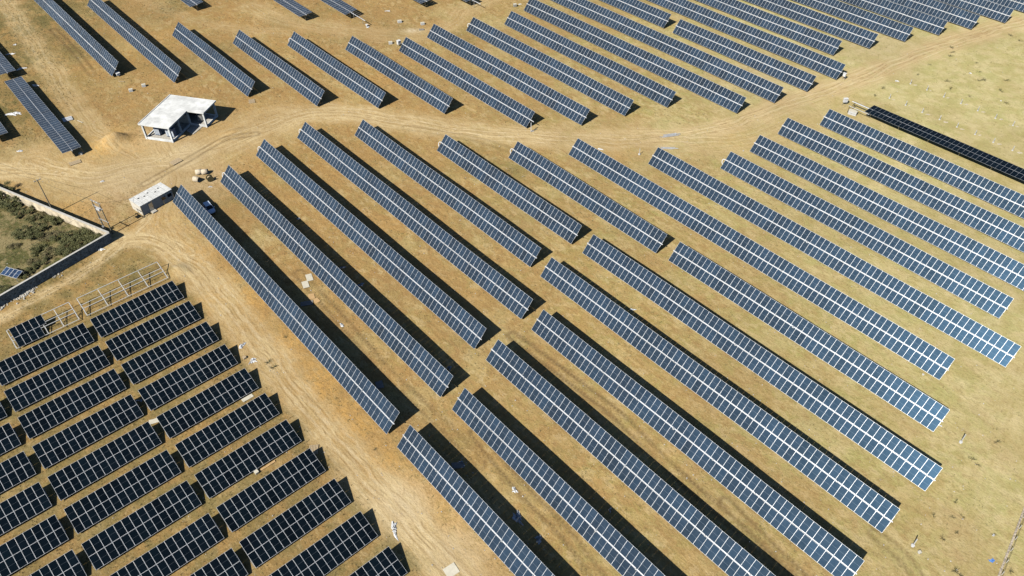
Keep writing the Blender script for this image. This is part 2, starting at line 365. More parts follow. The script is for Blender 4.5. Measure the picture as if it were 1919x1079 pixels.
    sc = att('scrub'); c = mix(sc, c, mix(ramp(mth('MULTIPLY_ADD', fine, .4, mth('MULTIPLY', mid, .6)), .46, .55), (.25, .205, .10), (.085, .09, .03)))
    # vehicle ways: compacted pale soil, streaked along their length
    cx = N('ShaderNodeCombineXYZ'); L(mth('MULTIPLY', att('wd'), 1.0), cx.inputs[0]); L(mth('MULTIPLY', att('ws'), .06), cx.inputs[1])
    st = noise(1.1, 6, .7, cx.outputs[0], .15); st2 = noise(3.0, 3, .6, cx.outputs[0])
    wayc = mix(ramp(st, .38, .58), (.46, .335, .165), sand); wayc = mix(mth('MULTIPLY', ramp(st2, .52, .66), .35), wayc, (.64, .53, .35)); wayc = mix(mth('MULTIPLY', ramp(st2, .46, .34), .35), wayc, (.32, .215, .10))
    wm = mth('MULTIPLY', att('way'), mth('MULTIPLY_ADD', ramp(mth('MULTIPLY_ADD', fine, .5, mth('MULTIPLY', mid, .5)), .42, .58), -.55, 1.08), clamp=True)
    awd = mth('ABSOLUTE', mth('ADD', att('wd'), mth('MULTIPLY_ADD', noise(.06, 2), 5.0, -2.5)))
    def line(p_, w_): return ramp(mth('ABSOLUTE', mth('SUBTRACT', awd, p_)), w_, w_*.25)
    wl = mth('MAXIMUM', line(.85, .42), mth('MULTIPLY', line(2.5, .38), .8))
    wayc = mix(mth('MULTIPLY', mth('MULTIPLY', wl, ramp(mid, .40, .58)), .55), wayc, (.70, .58, .38))
    wayc = mix(mth('MULTIPLY', mth('MAXIMUM', line(1.35, .22), line(.3, .2)), mth('MULTIPLY', ramp(lanef, .42, .58), .65)), wayc, (.25, .16, .07))
    c = mix(wm, c, wayc)
    c = mix(mth('MULTIPLY', att('pale'), mth('MULTIPLY_ADD', ramp(fine, .4, .55), .6, .4), clamp=True), c, (.60, .50, .33))
    # disturbed strips, clods and specks
    c = mix(mth('MULTIPLY', ramp(big, .42, .60), .25), c, (.28, .18, .075))
    rough_ = mth('MULTIPLY', mth('MULTIPLY_ADD', wm, -.75, 1.0), mth('MULTIPLY_ADD', east, -.55, 1.0))
    c = mix(mth('MULTIPLY', mth('MULTIPLY', ramp(clod, .52, .62), rough_), .40), c, (.20, .130, .055))
    c = mix(mth('MULTIPLY', mth('MULTIPLY', ramp(grit, .52, .64), rough_), .50), c, (.15, .105, .045))
    c = mix(mth('MULTIPLY', ramp(grit, .44, .36), .28), c, (.62, .49, .29))
    c = mix(mth('MULTIPLY', ramp(speck, .64, .74), .5), c, (.72, .64, .50))
    c = mix(mth('MULTIPLY', att('rut'), .75, clamp=True), c, (.13, .085, .04))
    L(c, b.inputs['Base Color']); b.inputs['Roughness'].default_value = .97; b.inputs['Specular IOR Level'].default_value = .1
    bu = N('ShaderNodeBump'); bu.inputs['Strength'].default_value = .7; bu.inputs['Distance'].default_value = .16
    L(mth('ADD', mth('ADD', clod, mth('MULTIPLY', grit, .55)), mth('MULTIPLY', st, .3)), bu.inputs['Height']); L(bu.outputs[0], b.inputs['Normal'])
    return m_
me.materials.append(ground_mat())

def zground(p):
    i = int(np.clip(np.searchsorted(gx, p[0]), 1, nx-1)); j = int(np.clip(np.searchsorted(gy, p[1]), 1, ny-1))
    return float(Z[j, i])

# ------------------------------------------------------------------ solar modules
def module_mesh(name, wd_, ln, glass, th=.035, rim=.025):
    """one framed panel, centred, face up at z = 0; x across, y along"""
    x, y = wd_/2, ln/2; xi, yi = x-rim, y-rim; o = [(-x, -y), (x, -y), (x, y), (-x, y)]; i = [(-xi, -yi), (xi, -yi), (xi, yi), (-xi, yi)]
    v = [(a, b, 0) for a, b in o]+[(a, b, 0) for a, b in i]+[(a, b, -.004) for a, b in i]+[(a, b, -th) for a, b in o]
    f = []; mi = []
    for k in range(4):
        j = (k+1) % 4; f.append((k, j, 4+j, 4+k)); mi.append(0); f.append((4+k, 4+j, 8+j, 8+k)); mi.append(0); f.append((12+k, 12+j, j, k)); mi.append(0)
    f.append((8, 9, 10, 11)); mi.append(1); f.append((15, 14, 13, 12)); mi.append(2)
    return v, f, mi
def finish_module(name, V_, F_, MI, glass, nmod):
    me = bpy.data.meshes.new(name); me.from_pydata(V_, [], F_)
    for q_ in (M['alu'], glass, M['back']): me.materials.append(q_)
    me.polygons.foreach_set('material_index', MI)
    uvl = me.uv_layers.new(name='UVMap'); 
    uvs = np.zeros((len(me.loops), 2), np.float32); k = 0
    for p in me.polygons:
        if p.material_index == 1:
            for c_, li in zip(((0, 0), (1, 0), (1, 1), (0, 1)), p.loop_indices): uvs[li] = c_
    uvl.data.foreach_set('uv', uvs.ravel()); me.update()
    return me
PT, TW, TGAP = 1.1615, 4.50, .15
TL = (TW-TGAP)/2
mT = module_mesh('solar_panel', PT-.010, TL, M['pv']); ME_T = finish_module('tracker_panel', *mT, M['pv'], 1)
ME_TD = finish_module('dimmed_tracker_panel', *module_mesh('solar_panel', PT-.012, TL+.045, M['pv_dark'], rim=.018), M['pv_dark'], 1); ME_TD.materials[0] = M['alu_dark']  # level row's dim reflection is put into darker glass and frame colours
FP, FW = 1.154, 4.62; FLn = (FW-.02)/2
mF = module_mesh('solar_panel', FP-.02, FLn, M['pv_dark']); ME_F = finish_module('fixed_panel', *mF, M['pv_dark'], 1)

# shared steel parts
b = MB(); b.box((0, 0, -.02), (.16, .012, 2.1)); b.box((0, .075, -.02), (.16, .012, 2.1)); b.box((0, .0375, -.02), (.012, .063, 2.1))
for k in (0, 1): pass
ME_POST = b.mesh('post', M['galv'])
b = MB(); b.tube([(-.09, 0, 0), (.09, 0, 0)], .16, 12); b.box((0, 0, -.16), (.2, .26, .16)); ME_BEAR = b.mesh('bearing', M['galv'])
b = MB(); b.tube([(-.16, 0, -.1), (.16, 0, -.1)], .2, 14); b.box((0, .1, -.3), (.36, .5, .22)); b.tube([(0, .2, -.3), (0, .62, -.3)], .09, 10); ME_DRIVE = b.mesh('slew_drive', M['galv'])
AX = 2.2038                                       # axis height

def tracker(v, u0, u1, N, label, group, th=.83941, hose=0, dark=False, skip=0, cat='solar tracker', bare=0, box_end=0, gap=None):
    """one single-axis tracker: a long torque tube on posts with two lines of panels; local x runs along the row"""
    um = (u0+u1)/2; c = U*um+V*v; th = th+random.uniform(-.006, .006)
    root = empty('solar_tracker', (c.x, c.y, 0), ROT_U, label, cat, group)
    L = u1-u0; p = L/N; ct, s_ = math.cos(th), math.sin(th); n = Vector((0, -s_, ct)); t = Vector((0, ct, s_)); ax = Vector((0, 0, AX))
    cells = []; TG = TGAP if gap is None else gap
    for i in range(N):
        for sd in (-1, 1):
            q_ = ax+t*(sd*(TG/2+TL/2)); q_.x = -L/2+p*(i+.5); q_.z += .035*math.sin(q_.x*.16+v); q_.y += .03*math.sin(q_.x*.11+2*v); cells.append(q_)
    RM = Matrix.Rotation(ROT_U, 3, 'Z')
    def vis(q_):
        wq = RM @ q_+c; d = wq-Vector((0, 0, CAM_H)); z = d.dot(FWD); px, py = 959.5+F_PX*d.dot(RT)/z, 539.5-F_PX*d.dot(UPV)/z
        inside = -12 < px < 1931 and -12 < py < 1091
        return (0 if inside else 1, d.length)
    idx = sorted(range(len(cells)), key=lambda k: vis(cells[k])); first = set(idx[:100])
    VV, FF, MM = [], [], []
    me_ = ME_TD if dark else ME_T; mm = mT
    sway = random.uniform(0, 6.28)
    for k, q_ in enumerate(cells):
        dx = .0035*math.sin(q_.x*.13+sway)+random.gauss(0, .0045)
        if k in first:
            o = inst('solar_panel', me_, root, q_, (th+dx, random.gauss(0, .0035), 0))
        else:
            Rm = Matrix.Rotation(th+dx, 3, 'X'); nn = len(VV)
            VV += [tuple(Rm @ Vector(a)+q_) for a in mm[0]]; FF += [tuple(j+nn for j in f) for f in mm[1]]; MM += mm[2]
    if VV:
        o = bpy.data.objects.new('solar_panels', finish_module('panel_run', VV, FF, MM, M['pv_dark' if dark else 'pv'], 2)); o.data.materials[0] = M['alu_dark' if dark else 'alu']; COL.objects.link(o); o.parent = root; o['kind'] = 'stuff'
    off = ax-n*.13
    b = MB(); b.tube([off+Vector((-L/2-.25-bare, 0, 0)), off+Vector((L/2+.25+box_end, 0, 0))], .105, 10); b.build('torque_tube', M['galv_white'], root)
    b = MB()                                       # the rails that clamp the panels to the tube
    if N <= 60 or True:
        for i in range(N+1):
            x = -L/2+p*i; a = off+n*.09-t*.9; e = off+n*.09+t*.9; b.bar((x, a.y, a.z), (x, e.y, e.z), .05, .05)
    o = b.build('module_rails', M['galv'], root)
    k = max(2, round(L/8.2)); 
    for i in range(k+1):
        x = -L/2+.9+(L-1.8)*i/k
        inst('post', ME_POST, root, (x, -.04, .93)); inst('bearing', ME_BEAR, root, (x, 0, off.z))
    inst('slew_drive', ME_DRIVE, root, (p*.0, 0, off.z))
    if hose:
        b = MB(); e = off+Vector((-L/2, 0, 0)); pts = []
        for j in range(11):
            a = math.pi*j/10; pts.append(e+Vector((-.62*math.sin(a)-.05, -.34*(1-math.cos(a))*.9, .25*math.sin(a)-.55*(1-math.cos(a)))))
        b.tube(pts, .09, 8); b.build('cable_hose', M['white'], root)
    return root

ROWS_MID = [  # v, u0, u1, panels, hose, label
 (36.13,-155.94,-71.64,73,0,'tracker row beside the small shed, with the blue car in its shadow'),
 (47.56,-155.89,-71.91,72,1,'solar tracker row beginning beside the concrete culvert rings and cable drum'),
 (58.94,-160.22,-76.72,72,1,'solar tracker row south of the dirt road, third counted from the small shed'),
 (70.39,-160.56,-76.74,72,1,'solar tracker row south of the dirt road, fourth counted from the small shed'),
 (81.68,-152.02,-86.67,56,0,'solar tracker row south of the dirt road, fifth counted from the small shed'),
 (92.94,-133.02,-86.31,40,1,'short tracker row south of the dirt road, sixth from the small shed'),
 (104.07,-119.23,-72.61,40,1,'short tracker row south of the dirt road, seventh from the small shed'),
 (115.73,-110.62,-17.17,80,0,'long tracker row south of the dirt road, eighth counted from the small shed'),
 (127.26,-95.34,-10.86,73,0,'tracker row beside the white pipe footing, ninth from the small shed'),
 (138.64,-82.87,-17.13,57,1,'tracker row with a white hose loop, tenth from the small shed'),
 (149.75,-82.69,-8.36,64,0,'solar tracker row south of the dirt road, eleventh counted from the small shed'),
 (161.48,-82.84,-8.50,64,0,'solar tracker row south of the dirt road, twelfth counted from the small shed'),
 (172.87,-78.27,-3.93,64,0,'tracker row between the silver crate and the twelfth row from the shed'),
]
for v, u0, u1, n, h, lb in ROWS_MID: tracker(v, u0, u1, n, lb, 'tracker rows of the middle field', hose=h)
FLATDIM = tracker(185.05, -72.97, -8.63, 56, 'flat dark-toned tracker row at the right edge beside the open field of footings', 'tracker rows of the middle field', th=.0325, dark=True, bare=4.6, gap=.09)
ROWS_LOW = [
 (36.00,-68.49,-3.45,56,'solar tracker row beside the wide dirt track, leftmost of the lower field'),
 (47.43,-68.62,-3.58,56,'solar tracker row of the lower field, second from the wide dirt track'),
 (58.83,-73.36,-8.31,56,'solar tracker row of the lower field, third from the wide dirt track'),
 (70.08,-73.50,-7.49,57,'solar tracker row of the lower field, fourth from the wide dirt track'),
 (81.29,-83.26,-8.38,64,'solar tracker row of the lower field, fifth from the wide dirt track'),
 (92.77,-82.79,-7.71,65,'solar tracker row of the lower field, sixth from the wide dirt track'),
 (104.36,-69.46,-12.39,49,'solar tracker row of the lower field farthest from the wide dirt track'),
]
for v, u0, u1, n, lb in ROWS_LOW: tracker(v, u0, u1, n, lb, 'tracker rows of the lower field')
o_ = ['first','second','third','fourth','fifth','sixth','seventh','eighth','ninth','tenth','eleventh','twelfth']
ROWS_UP = [
 (47.52,-296.49,-222.16,64,0,'long solar tracker row running off the top left, leftmost of the upper field'),
 (59.00,-273.88,-207.19,57,0,'solar tracker row of the upper field with its end above the unfinished building'),
 (70.65,-235.39,-187.14,42,0,'short upper-field tracker row, first to the right of the unfinished building'),
 (81.97,-218.38,-170.56,41,0,'short upper-field tracker row, second to the right of the unfinished building'),
 (93.39,-206.46,-159.08,41,1,'short upper tracker row with a hose loop, third right of the unfinished building'),
 (104.77,-192.82,-145.29,41,0,'short upper-field tracker row, fourth to the right of the unfinished building'),
 (116.10,-181.89,-126.30,48,0,'upper-field tracker row with a bare steel post standing at its near end'),
 (127.36,-183.39,-118.01,56,0,'upper-field tracker row, next behind the row with the bare end post'),
 (139.03,-179.10,-113.78,56,1,'upper-field tracker row, second behind the row with the bare end post'),
 (150.41,-174.69,-109.36,56,0,'upper-field tracker row, third behind the row with the bare end post'),
 (161.67,-178.26,-95.51,71,0,'long upper-field tracker row, fourth behind the row with the bare end post'),
 (173.36,-185.13,-92.21,80,0,'long upper-field tracker row, fifth behind the row with the bare end post'),
 (184.85,-136.81,-89.88,40,0,'short upper-field tracker row below the gap in its line'),
 (185.19,-196.34,-140.59,48,0,'tracker row at the top, above the gap in its line'),
 (196.59,-199.80,-88.30,96,0,'long solar tracker row at the top, first beyond the line with the gap'),
 (208.26,-189.59,-96.67,80,0,'long solar tracker row at the top, second beyond the line with the gap'),
 (219.92,-184.96,-92.04,80,0,'long solar tracker row at the top, third beyond the line with the gap'),
 (231.69,-180.39,-87.47,80,0,'long solar tracker row at the top, fourth beyond the line with the gap'),
 (243.23,-175.82,-82.90,80,0,'long solar tracker row at the top, fifth beyond the line with the gap'),
 (254.43,-171.24,-78.32,80,0,'long solar tracker row at the top, sixth beyond the line with the gap'),
 (266.41,-166.45,-73.53,80,0,'long solar tracker row at the top, seventh beyond the line with the gap'),
 (278.2,-161.9,-68.9,80,0,'farthest solar tracker row, cut off by the top right corner'),
]
for v, u0, u1, n, h, lb in ROWS_UP: tracker(v, u0, u1, n, lb, 'tracker rows of the upper field', hose=h, box_end=(.9 if v == 116.10 else 0))
FLAT = [
 (24.42,-235.16,-189.05,40,'level grey tracker row at the left with the panel stack in its shadow',.0,0),
 (24.35,-299.0,-240.0,50,'level grey tracker row at the left edge, just above the one with the panel stack',.0,0),
 (13.1,-262.0,-207.6,46,'level grey tracker row at the left edge, only its near corner in view',.0,0),
 (83.0,-307.2,-247.2,50,'leftmost of the level tracker rows cut off by the top edge',.1,0),
 (105.17,-277.8,-217.8,50,'level tracker row at the top, left of the one with a bare tube end',.05,0),
 (116.54,-269.9,-209.9,50,'level grey tracker row at the top whose bare torque tube sticks out',.10,7.6),
 (139.0,-262.0,-200.9,50,'level tracker row at the top edge showing only its dark end and shadow',.05,0),
 (150.6,-252.0,-192.4,50,'level tracker row at the top edge with a bare beam beside its shadow',.05,4.2),
]
LEVEL = []
for v, u0, u1, n, lb, th, be in FLAT: LEVEL.append(tracker(v, u0, u1, n, lb, 'level tracker rows awaiting tilt', th=th, box_end=be, gap=(.05 if v < 30 else None)))

# ------------------------------------------------------------------ fixed tables (lower left)
THF, HF = -.3124, 1.946
cF, sF = math.cos(THF), math.sin(THF)
def place(x, y): c = FB*x+FA*y; return (c.x, c.y, 0)
ROTF = B_
# local x runs along the table (FB), local y points up-slope (-FA)
def rack(root, L):
    n = Vector((0, sF, cF)); d = Vector((0, -cF, sF)); o0 = Vector((0, 0, HF))
    for s in (.06, FLn-.45, FLn+.45, FW-.06):
        a = o0+d*s-n*.085; MB().bar((.02, a.y, a.z), (L-.02, a.y, a.z), .12, .08).build('purlin', M['rack'], root)
    for k in range(5):
        x = .06+(L-.12)*k/4; a = o0-n*.18; e = o0+d*FW-n*.18
        MB().bar((x, a.y, a.z), (x, e.y, e.z), .11, .10).build('rafter', M['rack'], root)
        m1 = o0+d*3.0-n*.24; MB().box((x, m1.y, m1.z/2-.03), (.14, .1, m1.z+.06)).build('post', M['galv'], root)
        m0 = o0+d*1.2-n*.24; MB().bar((x+.11, m0.y, m0.z), (x+.11, m1.y, .3), .06, .06).build('brace', M['galv'], root)
        m2 = o0+d*4.2-n*.24; MB().bar((x-.11, m2.y, m2.z), (x-.11, m1.y, .3), .06, .06).build('brace', M['galv'], root)
def panels(root, cols_top, cols_bot, off=0):
    d = Vector((0, -cF, sF)); o0 = Vector((0, 0, HF))
    for r_, cols in ((0, cols_top), (1, cols_bot)):
        for i in range(cols):
            q_ = o0+d*(FLn/2+.003+r_*(FLn+.02)); q_.x = off+FP*(i+.5)
            inst('solar_panel', ME_F, root, q_, (-THF+random.gauss(0, .004), random.gauss(0, .004), 0))
proto = empty('solar_table', (0, 0, 0), ROTF, 'x', 'solar table', 'fixed black solar tables')
rack(proto, 14*FP); panels(proto, 14, 14)
TAB = {'A': [(7.86,-129.11),(7.85,-121.50),(7.86,-114.11),(7.80,-106.48),(7.81,-98.86),(7.75,-91.46),(7.65,-84.05),(7.62,-76.50),(7.56,-69.04),(7.42,-61.58),(7.34,-54.06)],
 'B': [(-9.57,-129.12),(-9.55,-121.53),(-9.54,-114.08),(-9.61,-106.45),(-9.68,-98.90),(-9.72,-91.48),(-9.79,-83.96),(-9.81,-76.41),(-9.82,-68.95)],
 'C': [(-27.0,-129.1),(-26.98,-121.55),(-27.05,-113.99),(-27.06,-106.47),(-27.11,-98.90),(-27.16,-91.48),(-27.2,-84.0)]}
CN = {'A': 'in the column along the wide dirt track', 'B': 'in the middle column of tables', 'C': 'in the column cut by the left edge'}
first = True
for col in 'ABC':
    L_ = TAB[col]
    for i, (x, y) in enumerate(L_):
        t = proto if first else copy_tree(proto)
        first = False
        t.location = place(x, y)
        t['label'] = 'black fixed solar table %s, %s from the top' % (CN[col], o_[i]) if i < len(L_)-1 else 'black fixed solar table %s, nearest the bottom' % CN[col]
t = empty('bare_rack', place(7.95, -136.6), ROTF, 'bare white steel rack without panels above the top black table', 'solar rack', 'racks still being fitted out'); rack(t, 14*FP)
t = empty('bare_rack', place(-9.6+4.75, -136.6), ROTF, 'half-built steel rack with nine black panels on its left end', 'solar rack', 'racks still being fitted out')
rack(t, 14*FP-4.75); panels(t, 5, 4, off=FP*.42)

# ------------------------------------------------------------------ unfinished building
P_ = [gp(x, y, 4.5) for x, y in ((257.8,232),(318.3,176.9),(404.5,187.1),(383.4,211.6),(348.4,206.7),(317.1,239.3))]
o0 = P_[0].copy(); o0.z = 0
e1 = (P_[1]-P_[0]); e1.z = 0; LA = e1.length; angb = math.atan2(e1.y, e1.x)          # local x runs back, local y = left of it
bd = empty('unfinished_building', o0, angb, 'white unfinished L-shaped building with a flat roof and open columns', 'building')
def bl(p): q_ = p-o0; return (q_.x*math.cos(angb)+q_.y*math.sin(angb), -q_.x*math.sin(angb)+q_.y*math.cos(angb))
W1, W2, LX = -8.5, -13.1, 14.6; LN = 6.3           # arm widths (to the right of the long edge) and depths
roof = [(0, 0), (LX, 0), (LX, W2), (LX-LN, W2), (LX-LN, W1), (0, W1)][::-1]
rf = MB().prism(roof, 4.16, 4.5).build('roof', M['white_conc'], bd)
b = MB(); b.bar((.1, -.12, 4.56), (LX-.1, -.12, 4.56), .2, .12); b.build('parapet', M['white_conc'], rf)
sl_ = [(.6, -.6), (LX-.6, -.6), (LX-.6, W2+.6), (LX-LN+.6, W2+.6), (LX-LN+.6, W1+.6), (.6, W1+.6)][::-1]
MB().prism([(.9, -.9), (LX-.9, -.9), (LX-.9, W2+.9), (LX-LN+.9, W2+.9), (LX-LN+.9, W1+.9), (.9, W1+.9)][::-1], -.1, .32).build('floor_slab', M['concrete'], bd)
edges = list(zip(sl_, sl_[1:]+sl_[:1]))
for a, c in edges:
    a, c = Vector((*a, 0)), Vector((*c, 0)); d = (c-a).normalized()
    MB().bar(a+d*.17+Vector((0, 0, .25)), c-d*.17+Vector((0, 0, .25)), .24, .62).build('plinth_beam', M['white_conc'], bd)
    MB().bar(a+d*.17+Vector((0, 0, 4.06)), c-d*.17+Vector((0, 0, 4.06)), .24, .32).build('roof_beam', M['white_conc'], bd)
colp = [(.6, -.6), (.6, W1+.6), (LX/2-.3, W1+.6-.0), (LX-LN+.6, W1+.6), (LX-LN+.6, W2+.6), (LX-.6, W2+.6), (LX-.6, W1+.6), (LX-.6, -.6), (LX/2, -.6)]
colp[2] = (4.6, W1+.6)
for x, y in colp: MB().box((x, y, 2.07), (.42, .42, 4.3)).build('column', M['white_conc'], bd)
MB().box((LX-.6, W1/2-.2, 2.2), (.2, -W1-1.6, 3.3)).build('wall', M['concrete'], bd)
MB().box((LX-4, -.6, 2.2), (5.6, .2, 3.3)).build('wall', M['concrete'], bd)
MB().box((LX-LN+.6, W1/2-.6, 1.6), (.16, 5.5, 2.4)).build('wall', M['concrete'], bd)
# ramp and apron at the corner
b = MB(); b.prism([(LX-LN-3.4, W1-2.4), (LX-LN+.4, W1-2.9), (LX-LN+.4, W1+.2), (LX-LN-2.2, W1+.2)], -.05, .12); b.build('apron', M['concrete'], bd)
def cabinet(loc, rz, label, sx=1.1, sy=2.6, sz=2.0):
    r = empty('electrical_cabinet', loc, rz, label, 'electrical cabinet', 'cabinets inside the unfinished building')
    MB().box((0, 0, sz/2+.15), (sx, sy, sz)).build('cabinet_body', M['transformer'], r, bevel=.03)
    MB().box((0, 0, .08), (sx*.9, sy*.95, .15)).build('base_frame', M['dark'], r)
    for k in range(4): MB().box((-sx/2-.05, -sy/2+sy*(k+.5)/4, sz*.55), (.1, sy/4-.1, sz*.75)).build('cooling_fin', M['bluegrey'], r)
Rb = Matrix.Rotation(angb, 3, 'Z')
def inb(x, y, z=0): return o0+Rb @ Vector((x, y, z))
cabinet(inb(2.6, -2.9, .32), angb, 'blue-grey cabinet on the left inside the front of the unfinished building', 1.0, 1.5, 2.2)
cabinet(inb(2.6, -6.5, .32), angb, 'blue-grey cabinet on the right inside the front of the unfinished building', 1.0, 2.2, 2.2)
r = empty('transformer', inb(LX-3.3, -9.6, .32), angb, 'grey oil transformer standing in the back bay of the unfinished building', 'transformer')
b = MB(); b.tube([(0, 0, .2), (0, 0, 1.9)], .95, 18); b.build('tank', M['galv'], r); MB().box((1.3, 0, 1.0), (.5, 1.4, 1.5)).build('radiator', M['galv'], r)

# ------------------------------------------------------------------ site shed (container)
c0, c1, c2, c3 = [gp(220+a/8.723, 310+b_/8.723, 2.62) for a, b_ in ((190,555),(680,285),(895,385),(378,660))]
d = ((c1-c0)+(c2-c3)); d.z = 0; ash = math.atan2(d.y, d.x); cc = (c0+c1+c2+c3)/4; cc.z = 0
sh = empty('site_shed', cc, ash, 'small cream site shed with a ribbed white roof beside the first tracker row', 'shed')
LS, WS, HS = 8.0, 4.1, 2.62
MB().box((0, 0, HS/2), (LS, WS, HS-.1)).build('body', [M['shed_wall']], sh)
b = MB()
n = 7; sw = (LS+.16)/n
for k in range(n):
    x = -LS/2-.08+sw*(k+.5); b.box((x, 0, HS+.0), (sw-.07, WS+.2, .07))
    for q_ in (-.3, 0, .3): b.box((x+q_*sw, 0, HS+.05), (.05, WS+.18, .05))
b.build('roof', M['shed_roof'], sh)
MB().box((0, 0, HS-.045), (LS+.1, WS+.14, .03)).build('roof_deck', M['dark'], sh)
for x, y in ((-2.6, .6), (-1.3, .3), (-.2, .8), (1.1, -.2), (2.3, .5)): MB().box((x, y, HS+.1), (.32, .22, .1)).build('roof_vent', M['dark'], sh)
for k, x in enumerate((-LS/2+.05, -LS/6, LS/6, LS/2-.05)):
    MB().box((x, -WS/2-.02, HS/2), (.12, .05, HS-.15)).build('corner_trim', M['galv'], sh)
dr = MB().box((-LS/2+2.3, -WS/2-.035, 1.1), (.95, .07, 2.05)).build('door', M['galv'], sh); MB().box((-LS/2+2.62, -WS/2-.09, 1.1), (.05, .05, .16)).build('handle', M['dark'], dr)
for x in (LS/2-2.4, LS/2-.9):
    wn = MB().box((x, -WS/2-.03, 1.55), (.95, .06, .85)).build('window', M['glass'], sh)
    b = MB(); b.bar((x-.52, -WS/2-.06, 1.1), (x+.52, -WS/2-.06, 1.1), .06, .06); b.bar((x-.52, -WS/2-.06, 2.0), (x+.52, -WS/2-.06, 2.0), .06, .06); b.build('window_frame', M['white'], wn)
MB().box((-LS/2+2.3, -WS/2-.62, .12), (1.1, .9, .24)).build('step', M['concrete'], sh)
MB().box((LS/2+.45, 0, .5), (.55, 1.4, .9)).build('air_conditioner', M['dark'], sh, bevel=.04)

# ------------------------------------------------------------------ car
def car(loc, rz, label):
    r = empty('parked_car', loc, rz, label, 'car')
    # side profile stations: x, half width, belt height, roof height (None = no roof)
    L = 4.3
    st = [(-2.13,.62,.55,.62),(-2.05,.80,.35,.88),(-1.7,.86,.25,.95),(-.9,.88,.22,.98),(0,.88,.22,.97),(.8,.88,.22,.95),(1.3,.87,.24,.90),(1.8,.83,.28,.80),(2.08,.70,.36,.66),(2.15,.55,.42,.58)]
    vs, fs = [], []
    for x, hw, zb, zt in st:
        prof = [(-hw*.96, zb), (-hw, (zb+zt)/2), (-hw*.95, zt-.04), (-hw*.80, zt), (0, zt+.03), (hw*.80, zt), (hw*.95, zt-.04), (hw, (zb+zt)/2), (hw*.96, zb)]
        vs += [(x, y, z) for y, z in prof]
    n = 9
    for i in range(len(st)-1):
        for j in range(n-1): fs.append((i*n+j, (i+1)*n+j, (i+1)*n+j+1, i*n+j+1))
        fs.append((i*n+n-1, (i+1)*n+n-1, (i+1)*n, i*n))
    fs.append(tuple(range(n))); fs.append(tuple(range((len(st)-1)*n, len(st)*n))[::-1])
    b = MB(); b.add(vs, fs, 0, True); body = b.build('body', M['car'], r)
    # cabin: glass block with painted roof panel
    ck = [(-1.95,.72,.92),(-1.45,.66,1.40),(.35,.64,1.44),(1.15,.72,.93)]
    vs = []; 
    for x, hw, z in ck: vs += [(x, -hw, z), (x, hw, z)]
    vs += [(-1.95,-.74,.88),(-1.95,.74,.88),(1.15,-.74,.88),(1.15,.74,.88)]
    b = MB(); b.add(vs, [(0,2,3,1),(2,4,5,3),(4,6,7,5),(8,10,6,4,2,0),(9,1,3,5,7,11),(8,0,1,9),(10,11,7,6)]); b.build('windows', M['glass'], r, bevel=.03)
    b = MB(); b.add([(-1.48,-.66,1.41),(-1.48,.66,1.41),(-.5,.65,1.475),(-.5,-.65,1.475),(.38,.62,1.455),(.38,-.62,1.455),(-1.48,-.66,1.37),(-1.48,.66,1.37),(.38,.62,1.41),(.38,-.62,1.41)],
        [(0,3,2,1),(3,5,4,2),(0,6,9,5,3),(1,2,4,8,7),(0,1,7,6),(5,9,8,4)]); b.build('roof', M['car'], r)
    b = MB()
    for y in (-1, 1):
        b.bar((-1.47, y*.67, 1.40), (-1.98, y*.75, .93), .07, .05); b.bar((.36, y*.64, 1.43), (1.17, y*.75, .92), .07, .05); b.bar((-.35, y*.69, 1.40), (-.35, y*.77, .93), .06, .06)
    b.build('pillars', M['car'], r)
    for x in (-1.3, 1.35):
        for y in (-1, 1):
            wl = MB().tube([(x, y*.70, .31), (x, y*.90, .31)], .31, 18).build('wheel', M['tyre'], r); MB().tube([(x, y*.88, .31), (x, y*.915, .31)], .19, 12).build('rim', M['galv'], wl)
    for y in (-1, 1):
        MB().box((2.06, y*.56, .64), (.16, .26, .13)).build('headlight', M['white'], r, bevel=.03); MB().box((-2.08, y*.62, .72), (.12, .2, .14)).build('tail_light', mat('red_lens', (.4, .02, .02), .3), r)
        MB().box((.95, y*.97, 1.0), (.14, .18, .12)).build('mirror', M['car'], r, bevel=.02)
    return r
pc = gp(391, 388, .8); pc.z = 0
hd = gp(398, 397, .8)-gp(384, 379, .8)
car(pc, math.atan2(hd.y, hd.x), 'silver-blue car parked in the shade of the first tracker row')

# ------------------------------------------------------------------ boundary wall
k1, k0 = gp(207, 452), gp(207, 452)
kc = Vector((-84.9, 127.4, 0)); lw = gp(15.5, 358, 2.2); lw.z = 0; bw = gp(0, 554, 2.2); bw.z = 0
dn = (lw-kc).normalized(); db = (bw-kc).normalized()
def wall(a, b_, h, label, m1, extra):
    d = (b_-a).normalized(); L = (b_-a).length+extra; r = empty('boundary_wall', a, math.atan2(d.y, d.x), label, 'wall', 'walls of the overgrown plot')
    bb = MB(); seg = int(L/1.2); 
    vs, fs = [], []
    for i in range(seg+1):
        x = L*i/seg
        for y, z in ((-.18, -.2), (-.18, h*.5), (-.17, h), (.17, h), (.18, h*.5), (.18, -.2)):
            vs.append((x, y+random.uniform(-.025, .025), z+random.uniform(-.02, .02)))
    for i in range(seg):
        for j in range(5): fs.append((i*6+j, i*6+j+1, (i+1)*6+j+1, (i+1)*6+j))
    fs += [tuple(range(6))[::-1], tuple(range(seg*6, seg*6+6))]
    bb.add(vs, fs); o = bb.build('wall_body', m1, r); o.data.flip_normals() if False else None
    MB().box((L/2, 0, h+.05), (L, .44, .10)).build('coping', M['walltop'], r)
    return r
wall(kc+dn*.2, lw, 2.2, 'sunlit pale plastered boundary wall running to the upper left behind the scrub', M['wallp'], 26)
wall(kc, bw, 2.2, 'dark stone boundary wall with pale coping running down to the left edge', M['wallstone'], 30)

